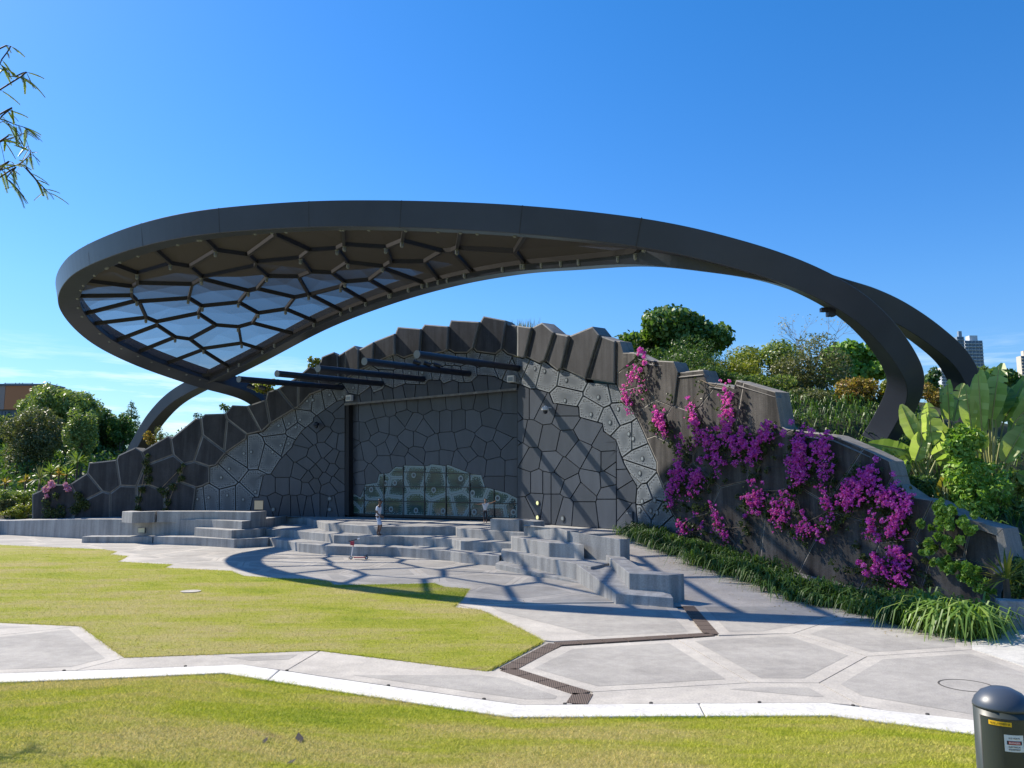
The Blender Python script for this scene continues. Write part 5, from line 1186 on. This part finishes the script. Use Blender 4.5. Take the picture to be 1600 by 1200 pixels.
for lb,fl,gr in bg:
    c=on_wall(fl[0][0],fl[0][1],.4,3); t=thing('bougainvillea',lb,'bougainvillea',c,'magenta bougainvilleas on the right wall'); n3=PL[3][1]; d3=PL[3][2]
    def wb_(L,off,flat=.55):
        out=[]
        for px,py,r in L:
            p=on_wall(px,py,.32+off,3); rr=r*p.y/F
            for _ in range(7):
                q=p+d3*random.gauss(0,rr*.8)+Vector((0,0,random.gauss(0,rr*.95)))+n3*random.uniform(0,.22); k_s=random.uniform(.22,.5); out.append((q,(rr*k_s,rr*k_s,rr*k_s)))
        return out
    ext=[]; n_fl=len(fl)
    for q_ in fl:
        near=sorted([z for z in fl if z is not q_],key=lambda z:math.hypot(z[0]-q_[0],z[1]-q_[1]))[:2]
        for z in near:
            if math.hypot(z[0]-q_[0],z[1]-q_[1])<60: ext.append(((z[0]+q_[0])/2+random.uniform(-2,2),(z[1]+q_[1])/2+random.uniform(-2,2),min(z[2],q_[2])*.62))
    fl=fl+ext; gr=gr+[(x+random.uniform(-8,8),y+random.uniform(6,20),r*1.1) for x,y,r in fl if random.random()<.6]
    for x,y,r in list(fl):
        if random.random()<.45:
            for q_ in range(1,4): fl=fl+[(x+random.uniform(-3,3)*q_,y+r*.6+q_*random.uniform(4,7),r*(.62-.14*q_))]
    bl=wb_(fl,.22); A_=sum(b[1][0]*b[1][2] for b in bl); P,D=blob_points(bl,int(900+A_*2300),.15); props(leaves('flowers',P,D,.072,M['bract'],t,.85,jit=1.2),kind='stuff')
    bl=wb_(gr+[(x,y+2,r*.9) for x,y,r in fl],.02); A_=sum(b[1][0]*b[1][2] for b in bl); P,D=blob_points(bl,int(700+A_*1150),.15); leaves('foliage',P,D,.10,M['leaf_boug'],t,.6)
    mb=MB(); pts_=sorted(fl[:n_fl]+gr,key=lambda q:q[1]); done=[pts_[0]]
    for px,py,r in pts_[1:]:
        o_=min(done,key=lambda q:math.hypot((q[0]-px)*1.6,q[1]-py)); done.append((px,py,r))
        a_,b_=on_wall(o_[0],o_[1],.34,3),on_wall(px,py,.34,3); mb.tube([a_,a_.lerp(b_,.5)+n3*.08+Vector((0,0,-.06)),b_],.014,5,cap=False)
    if not mb.v: mb.tube([c,c+Vector((0,0,-.4))],.014,5)
    mb.build('stem',M['twig'],t)
# small pale bougainvillea and creepers on the left shell
t=thing('bougainvillea','small pale pink bougainvillea at the low left end of the shell','bougainvillea',on_wall(75,770,.4,0))
bl=[(on_wall(x,y,.45,0),(r*.042,.15,r*.042)) for x,y,r in ((80,757,7),(71,765,6),(73,775,4),(106,763,6),(102,757,4))]; P,D=blob_points(bl,520,.2); props(leaves('flowers',P,D,.13,M['pinkbract'],t,.8),kind='stuff')
bl=[(on_wall(x,y,.42,0),(r*.042,.12,r*.042)) for x,y,r in ((72,785,9),(75,800,11),(92,800,14),(70,812,8),(88,775,7))]; P,D=blob_points(bl,700,.2); leaves('foliage',P,D,.15,M['leaf_boug'],t,.6)
for lb,L in (('dark creeper climbing the second joint of the left shell wall',[(122,775,8),(128,785,9),(118,795,10),(133,790,8)]),('dark creeper in the joint below the canopy arch foot',[(228,722,6),(230,735,8),(232,750,7),(222,765,6),(216,780,6),(215,795,6),(231,712,4)]),('dark creeper along the joint in the middle of the left shell wall',[(280,735,5),(283,748,6),(270,760,7),(258,770,7),(262,785,6),(258,798,6),(286,728,4),(250,765,5)])):
    t=thing('creeper',lb,'creeper',on_wall(L[0][0],L[0][1],.4,0)); bl=[(on_wall(x,y,.40,0),(r*.045,.1,r*.045)) for x,y,r in L]; P,D=blob_points(bl,900,.1); leaves('foliage',P,D,.13,M['leaf_boug'],t,.6)
    mb=MB()
    for a,b in zip(L[:-1],L[1:]): mb.tube([on_wall(a[0],a[1],.36,0),on_wall(b[0],b[1],.36,0)],.02,5)
    mb.build('stem',M['twig'],t)
# bright vine over the wall end
t=thing('climbing_vine','bright green vine tumbling over the near end of the concrete wall','vine',on_wall(1490,810,.4,3)); n3=PL[3][1]
bl=[]
for px,py,r in ((1475,812,20),(1500,805,18),(1465,825,16),(1490,835,20),(1470,855,16),(1485,865,16),(1480,880,15),(1500,890,16),(1520,900,15),(1532,912,12),(1510,905,12),(1470,840,14),(1525,890,10),(1535,925,8),(1478,800,14)):
    p=on_wall(px,py,.55,3); rr=r*p.y/F
    for _ in range(6): bl.append((p+PL[3][2]*random.gauss(0,rr*1.0)+PL[3][1]*random.uniform(-.1,.25)+Vector((0,0,random.gauss(0,rr*.7))),(rr*random.uniform(.2,.45),)*3))
P,D=blob_points(bl,7000,.2); leaves('foliage',P,D,.14,M['leaf_bright'],t,.7)
mb=MB(); mb.tube([on_wall(x,y,.4,3) for x,y in ((1490,800),(1475,830),(1480,865),(1500,890),(1532,915))],.02,5); mb.build('stem',M['twig'],t)
# paddle-leaf plants (giant bird of paradise)
def paddle(parent,a,tip,w,mat,fold=.25,tears=3):
    a=Vector(a); tip=Vector(tip); ax=(tip-a); L=ax.length; ax.normalize(); vw=(CAM-a).normalized(); vw=(vw+Vector((random.uniform(-.7,.7),random.uniform(-.3,.3),random.uniform(-.2,.6)))).normalized()
    s=ax.cross(vw).normalized(); nn=s.cross(ax).normalized(); K=9; mb=MB(); cv=random.uniform(.05,.16)*L
    row=[]
    for i in range(K+1):
        f=i/K; ww=w*(math.sin(math.pi*min(1,f*.93+.05))**.62)*(1-.1*f)
        c=a+ax*(L*f)-nn*(cv*f*f*1.2); e=ww*fold
        jag=random.uniform(.9,1.06)
        row.append((c-s*ww*.5*jag+nn*e,c,c+s*ww*.5*random.uniform(.9,1.06)+nn*e))
    for side in(0,2):
        cut=set(random.sample(range(2,K-1),tears)) if tears else set()
        for i in range(K):
            p0,c0_,p1,c1=row[i][side],row[i][1],row[i+1][side],row[i+1][1]
            if i in cut: p1=p1.lerp(p0,.25)+ax*(-.02*L)
            mb.add([c0_,p0,p1,c1],[[0,1,2,3]])
    return mb.build('leaf',mat,parent,fix=False)
def paddle_plant(label,basepx,Y,leafs):
    bp_=at_y(*basepx,Y); g=min(hz(bp_.x,bp_.y),bp_.z); t=thing('paddle_leaf_plant',label,'plant',(bp_.x,bp_.y,g))
    for ax_,ay,tx,ty,w,mt in leafs:
        dy=random.uniform(-.6,.6); a=at_y(ax_,ay,Y+dy*.5); tip=at_y(tx,ty,Y+dy*1.3); paddle(t,a,tip,w*Y/F*1.05,M[mt],random.uniform(.12,.35),random.choice((0,1,2,3)))
        mb=MB(); b0=Vector((bp_.x+random.uniform(-.15,.15),bp_.y+random.uniform(-.15,.15),g-.05)); mid=b0.lerp(a,.55)+(a-b0).cross(Vector((0,1,0)))*.04; mb.tube([b0,mid,a,a.lerp(tip,.93)],[.055,.04,.028,.008],6); mb.build('leaf_stalk',M['petiole'],t)
    return t
paddle_plant('paddle-leaf plant nearest the wall rim, with pale upright leaves',(1448,765),25.5,[(1434,690,1408,632,26,'paddle'),(1440,698,1441,634,15,'paddle'),(1455,695,1452,630,32,'paddle'),(1424,705,1358,692,24,'paddle_d'),(1440,745,1404,698,40,'paddle_d'),(1456,712,1490,694,26,'paddle'),(1462,720,1492,716,22,'paddle_d'),(1418,720,1400,756,20,'paddle_d'),(1430,720,1448,668,28,'paddle')])
paddle_plant('slim paddle-leaf plant between the two larger ones',(1492,745),26.5,[(1474,655,1474,598,14,'paddle'),(1484,655,1480,594,18,'paddle'),(1490,658,1504,596,26,'paddle'),(1498,690,1525,650,22,'paddle_d'),(1482,690,1462,655,18,'paddle'),(1500,700,1530,690,20,'paddle'),(1488,700,1500,660,24,'paddle_d')])
paddle_plant('largest paddle-leaf plant at the right edge with broad torn leaves',(1556,790),25,[(1523,650,1524,584,18,'paddle'),(1534,668,1528,580,30,'paddle'),(1546,672,1540,590,40,'paddle'),(1556,668,1546,579,28,'paddle_d'),(1568,660,1602,590,30,'paddle'),(1578,680,1620,625,36,'paddle_d'),(1540,700,1512,660,24,'paddle'),(1575,700,1625,690,30,'paddle'),(1530,720,1500,700,24,'paddle_d'),(1560,650,1575,600,32,'paddle_d'),(1585,660,1640,600,36,'paddle'),(1560,750,1585,790,26,'paddle_d'),(1590,740,1630,760,26,'paddle_d'),(1545,640,1560,575,26,'paddle'),(1550,655,1562,566,34,'paddle'),(1590,660,1612,576,36,'paddle_d'),(1518,668,1508,602,26,'paddle'),(1570,722,1602,662,34,'paddle'),(1535,705,1513,642,28,'paddle'),(1600,650,1632,584,34,'paddle'),(1588,700,1612,640,30,'paddle')])
t=paddle_plant('withered yellow paddle leaf stem drooping over the wall vine',(1476,800),24.6,[(1478,742,1465,800,20,'dead'),(1472,745,1480,790,14,'dead'),(1482,740,1500,760,16,'paddle')])
for px,py,w_,h_,m_,lb in ((1525,765,140,110,'leaf_bright','mixed green undergrowth below the slim paddle-leaf plant'),(1585,790,90,130,'leaf_olive','dark undergrowth below the largest paddle-leaf plant'),(1502,700,70,70,'leaf_bright','bright leafy shrub between the paddle-leaf plants'),(1590,870,50,90,'leaf_dark','dark shrub behind the end of the concrete wall'),(1430,760,60,40,'leaf_dark','dark low shrub behind the sloping wall rim')):
    tree('leafy_shrub',lb,px,py,24.6 if px<1560 else 25.2,w_,h_,M[m_],.2,2600,cat='shrub',k=12,aspect=.45)
spiky(1572,905,19.9,'pale drooping strap-leaf plant over the low wall at the right edge',46,.95,'leaf_yellow',gz=.5,w=.035)
tree('leafy_shrub','dark green shrub at the right edge above the low wall',1598,905,20.6,60,90,M['leaf_dark'],.14,2600,cat='shrub',k=9,aspect=.3)
# overhanging feathery tree at the left edge (trunk outside the picture)
t=thing('feathery_tree','feathery-leaved branches of a tall tree overhanging the top left corner','tree',(-10.2,9.6,.3)); mb=MB()
tr=[(-10.2,9.6,.3),(-10.0,9.5,3.2),(-9.6,9.3,6),(-9.2,9.2,8.2)]; mb.tube(tr,[.26,.22,.17,.1],9)
mb.build('trunk',M['bark'],t); V=[]; mbb=MB()
def frond(p,d,L,n=24):
    d=Vector(d).normalized(); s=d.cross(Vector((0,0,1))).normalized(); pts=[p+d*(L*f)+Vector((0,0,-.28*L*f*f)) for f in (0,.35,.7,1)]; mbb.tube(pts,.0028,4,cap=False)
    for i in range(n):
        f=.15+.85*i/(n-1); q=p+d*(L*f)+Vector((0,0,-.28*L*f*f)); l=L*.15*(1-abs(f-.5)*.9)
        for sg in(-1,1):
            e=(s*sg+d*.45+Vector((0,0,-.35))).normalized(); w=d*.0055
            V.append([tuple(q-w),tuple(q+w),tuple(q+e*l+w*.4),tuple(q+e*l-w*.4)])
br=[((-9.6,9.3,6.0),[(0,140),(24,120),(45,125)]),((-9.6,9.3,5.6),[(-20,190),(0,186),(25,195),(42,200)]),((-9.7,9.3,5.0),[(-30,240),(0,222),(28,212),(45,205)]),((-9.8,9.4,4.6),[(-30,280),(0,266),(30,256),(47,240),(43,228)]),((-9.8,9.4,4.8),[(40,262),(60,285),(75,300)]),((-9.5,9.3,6.6),[(-20,85),(0,100),(14,112)]),((-9.8,9.4,4.4),[(-20,290),(10,280),(30,300)])]
for s0,pp in br:
    pts=[at_y(x,y,9.0+.12*i) for i,(x,y) in enumerate(pp)]
    if pp[0][0]<30: pts=[Vector(s0)]+pts
    cv=catmull(pts,5); mbb.tube(cv,[.013*(1-.75*i/len(cv)) for i in range(len(cv))],5,cap=False)
    for i in range(2,len(cv)):
        vis=proj(cv[i])[0]>-60
        for _ in range((1 if random.random()<.75 else 2) if vis else 5): frond(cv[i],(random.uniform(-.3,1),random.uniform(-.8,.8),random.uniform(-.8,.25)),random.uniform(.12,.23)*(1 if vis else 1.7))
for i in range(46):
    z0=random.uniform(5.2,8.1); a=random.uniform(0,2*math.pi); L=random.uniform(1.0,2.0)*(1.15-(z0-5)*.12); p0=Vector((-9.85+(z0-5)*.2,9.35,z0)); e=p0+Vector((math.cos(a)*L,math.sin(a)*L,random.uniform(.2,.9)))
    if e.x>-7.7 and e.y<11.5: e.x=-7.7-random.uniform(0,.5)
    m_=p0.lerp(e,.5)+Vector((0,0,.12)); mbb.tube([p0,m_,e],[.035,.02,.007],5,cap=False)
    for q in range(7):
        f=random.uniform(.35,1); p=p0.lerp(e,f)+Vector((0,0,.1*(1-f))); frond(p,(random.gauss(0,1),random.gauss(0,1),random.uniform(-.6,.3)),random.uniform(.3,.5))
mbb.build('branches',M['darktwig'],t); np_mesh('crown',np.array(V),M['leaf_olive'],t)
V=[]
for i in range(420):
    f=random.random(); b_=Vector((5.0,33,0)).lerp(Vector((10.2,17.6,0)),f); x=b_.x-abs(random.gauss(0,.9))+random.uniform(-.2,.4); y=b_.y+random.gauss(0,.6); z=max(0,ZS*(y-23)/12.2)+.012
    a=random.uniform(0,6.28); u=Vector((math.cos(a),math.sin(a),random.uniform(-.1,.3)))*random.uniform(.02,.045); v=Vector((-u.y,u.x,0))*.5; p=Vector((x,y,z)); V.append([tuple(p-u),tuple(p-v),tuple(p+u),tuple(p+v)])
props(np_mesh('leaf_litter',np.array(V),M['leaf_orange']),kind='stuff')
# fallen leaves on the near lawn
for px,py,lb,s_ in ((468,1153,'large dark fallen leaf on the near lawn',.12),(414,1157,'small dark fallen leaf left of the large one',.07),(455,1190,'tiny fallen leaf at the bottom of the lawn',.06)):
    d=ray(px,py); best=None
    for k in range(400):
        q=CAM+d*(4+k*.03); 
        if q.z<=near_z(q.x,q.y,kyat(q.x))+.03: best=q; break
    a=random.uniform(0,3); mb=MB(); u=Vector((math.cos(a),math.sin(a),.25))*s_; v=Vector((-math.sin(a),math.cos(a),.1))*s_*.4
    mb.add([best-u,best-v,best+u,best+v],[[0,1,2],[0,2,3]]); o=mb.build('fallen_leaf',M['darktwig'],fix=False); props(o,lb,'leaf')

# ------------------------------------------------------------------ far buildings
def tower(label,px0,px1,py,Y,cols,rowsn,mat_wall,mat_glass):
    a=at_y(px0,py,Y); b=at_y(px1,py,Y); t=thing('tower',label,'tower',((a.x+b.x)/2,Y,0)); W=b.x-a.x; H=a.z
    mb=MB(); mb.box(((a.x+b.x)/2,Y+W*.35,H/2-20),W,W*.7,H+40); mb.build('wall',mat_wall,t)
    mb=MB(); mb.box(((a.x+b.x)/2+W*.1,Y+W*.35,H+2.2),W*.45,W*.4,4.4); mb.build('roof_plant',mat_wall,t)
    zlo=30; fh=(H-zlo)/rowsn
    for c_ in range(cols):
        x0=a.x+W*(c_+.1)/cols; x1=a.x+W*(c_+.88)/cols
        for r_ in range(rowsn):
            mb=MB(); mb.box(((x0+x1)/2,Y-.15,zlo+fh*(r_+.5)),x1-x0,.3,fh*.68); mb.build('window',mat_glass,t)
        for r_ in range(rowsn):
            mb=MB(); mb.box(((x0+x1)/2,Y-.6,zlo+fh*(r_+.05)),(x1-x0)*1.08,1.0,fh*.16); mb.build('balcony',mat_wall,t)
tw=plain('tower_white',(.5,.53,.56),.6); tg=plain('tower_glass',(.06,.09,.13),.15)
tower('tall pale high-rise with the stepped roof beyond the right beam',1507,1535,532,620,5,32,tw,tg)
tower('slimmer high-rise face just left of the tall one, half behind the beam',1495,1506,526,600,2,30,plain('tower_bluegrey',(.22,.27,.33),.4),tg)
tower('shorter pale high-rise seen through the gap under the right beam',1470,1492,574,560,4,26,tw,tg)
tower('thin pale high-rise at the right edge of the picture',1595,1612,556,640,2,28,plain('tower_cream',(.55,.5,.42),.6),tg)
# orange-clad building far left
Y=130; a=at_y(-120,603,Y); b=at_y(78,605,Y); zt_=a.z; zm=at_y(0,640,Y).z; t=thing('orange_building','terracotta orange clad building behind the trees at the far left','building',((a.x+b.x)/2,Y,0))
mb=MB(); mb.box(((a.x+b.x)/2,Y+2.2,zm/2-1),b.x-a.x,4,zm+2); mb.build('lower_wall',plain('grey_lower_wall',(.12,.14,.16),.4),t)
xs_=[a.x,at_y(-60,603,Y).x,at_y(10.5,603,Y).x,b.x]
for i in range(3):
    mb=MB(); mb.box(((xs_[i]+xs_[i+1])/2,Y+1.9,(zm+zt_)/2),xs_[i+1]-xs_[i]-.06,4.4,zt_-zm); mb.build('cladding_panel',plain('clad_%d'%i,[(.5,.24,.15),(.42,.27,.22),(.62,.20,.07)][i],.6),t)
mb=MB(); mb.box(((a.x+b.x)/2,Y+1.9,zt_+.15),b.x-a.x+.3,4.8,.3); mb.build('roof_edge',plain('roof_edge',(.12,.13,.16),.5),t)
for i in range(3):
    x=at_y(2+i*5,646,Y).x; mb=MB(); mb.box((x,Y-.1,(zm+at_y(0,657,Y).z)/2-.2),.42,.2,1.5); mb.build('window',tg,t)
for px in (8,24,30,35,50):
    p=at_y(px,604,Y+3); mb=MB(); mb.tube([(p.x,Y+3,zt_),(p.x,Y+3,zt_+.9)],.05,5); mb.build('roof_post',M['pole'],t)
a_=at_y(6,600,Y+3); b_=at_y(52,600,Y+3); mb=MB(); mb.beam((a_.x,Y+3,zt_+.8),(b_.x,Y+3,zt_+.8),.06,.06); mb.build('roof_rail',M['pole'],t)
bpy.context.view_layer.update()
print('objects',len(bpy.data.objects),'tris approx',sum(len(o.data.polygons) for o in bpy.data.objects if o.type=='MESH'))
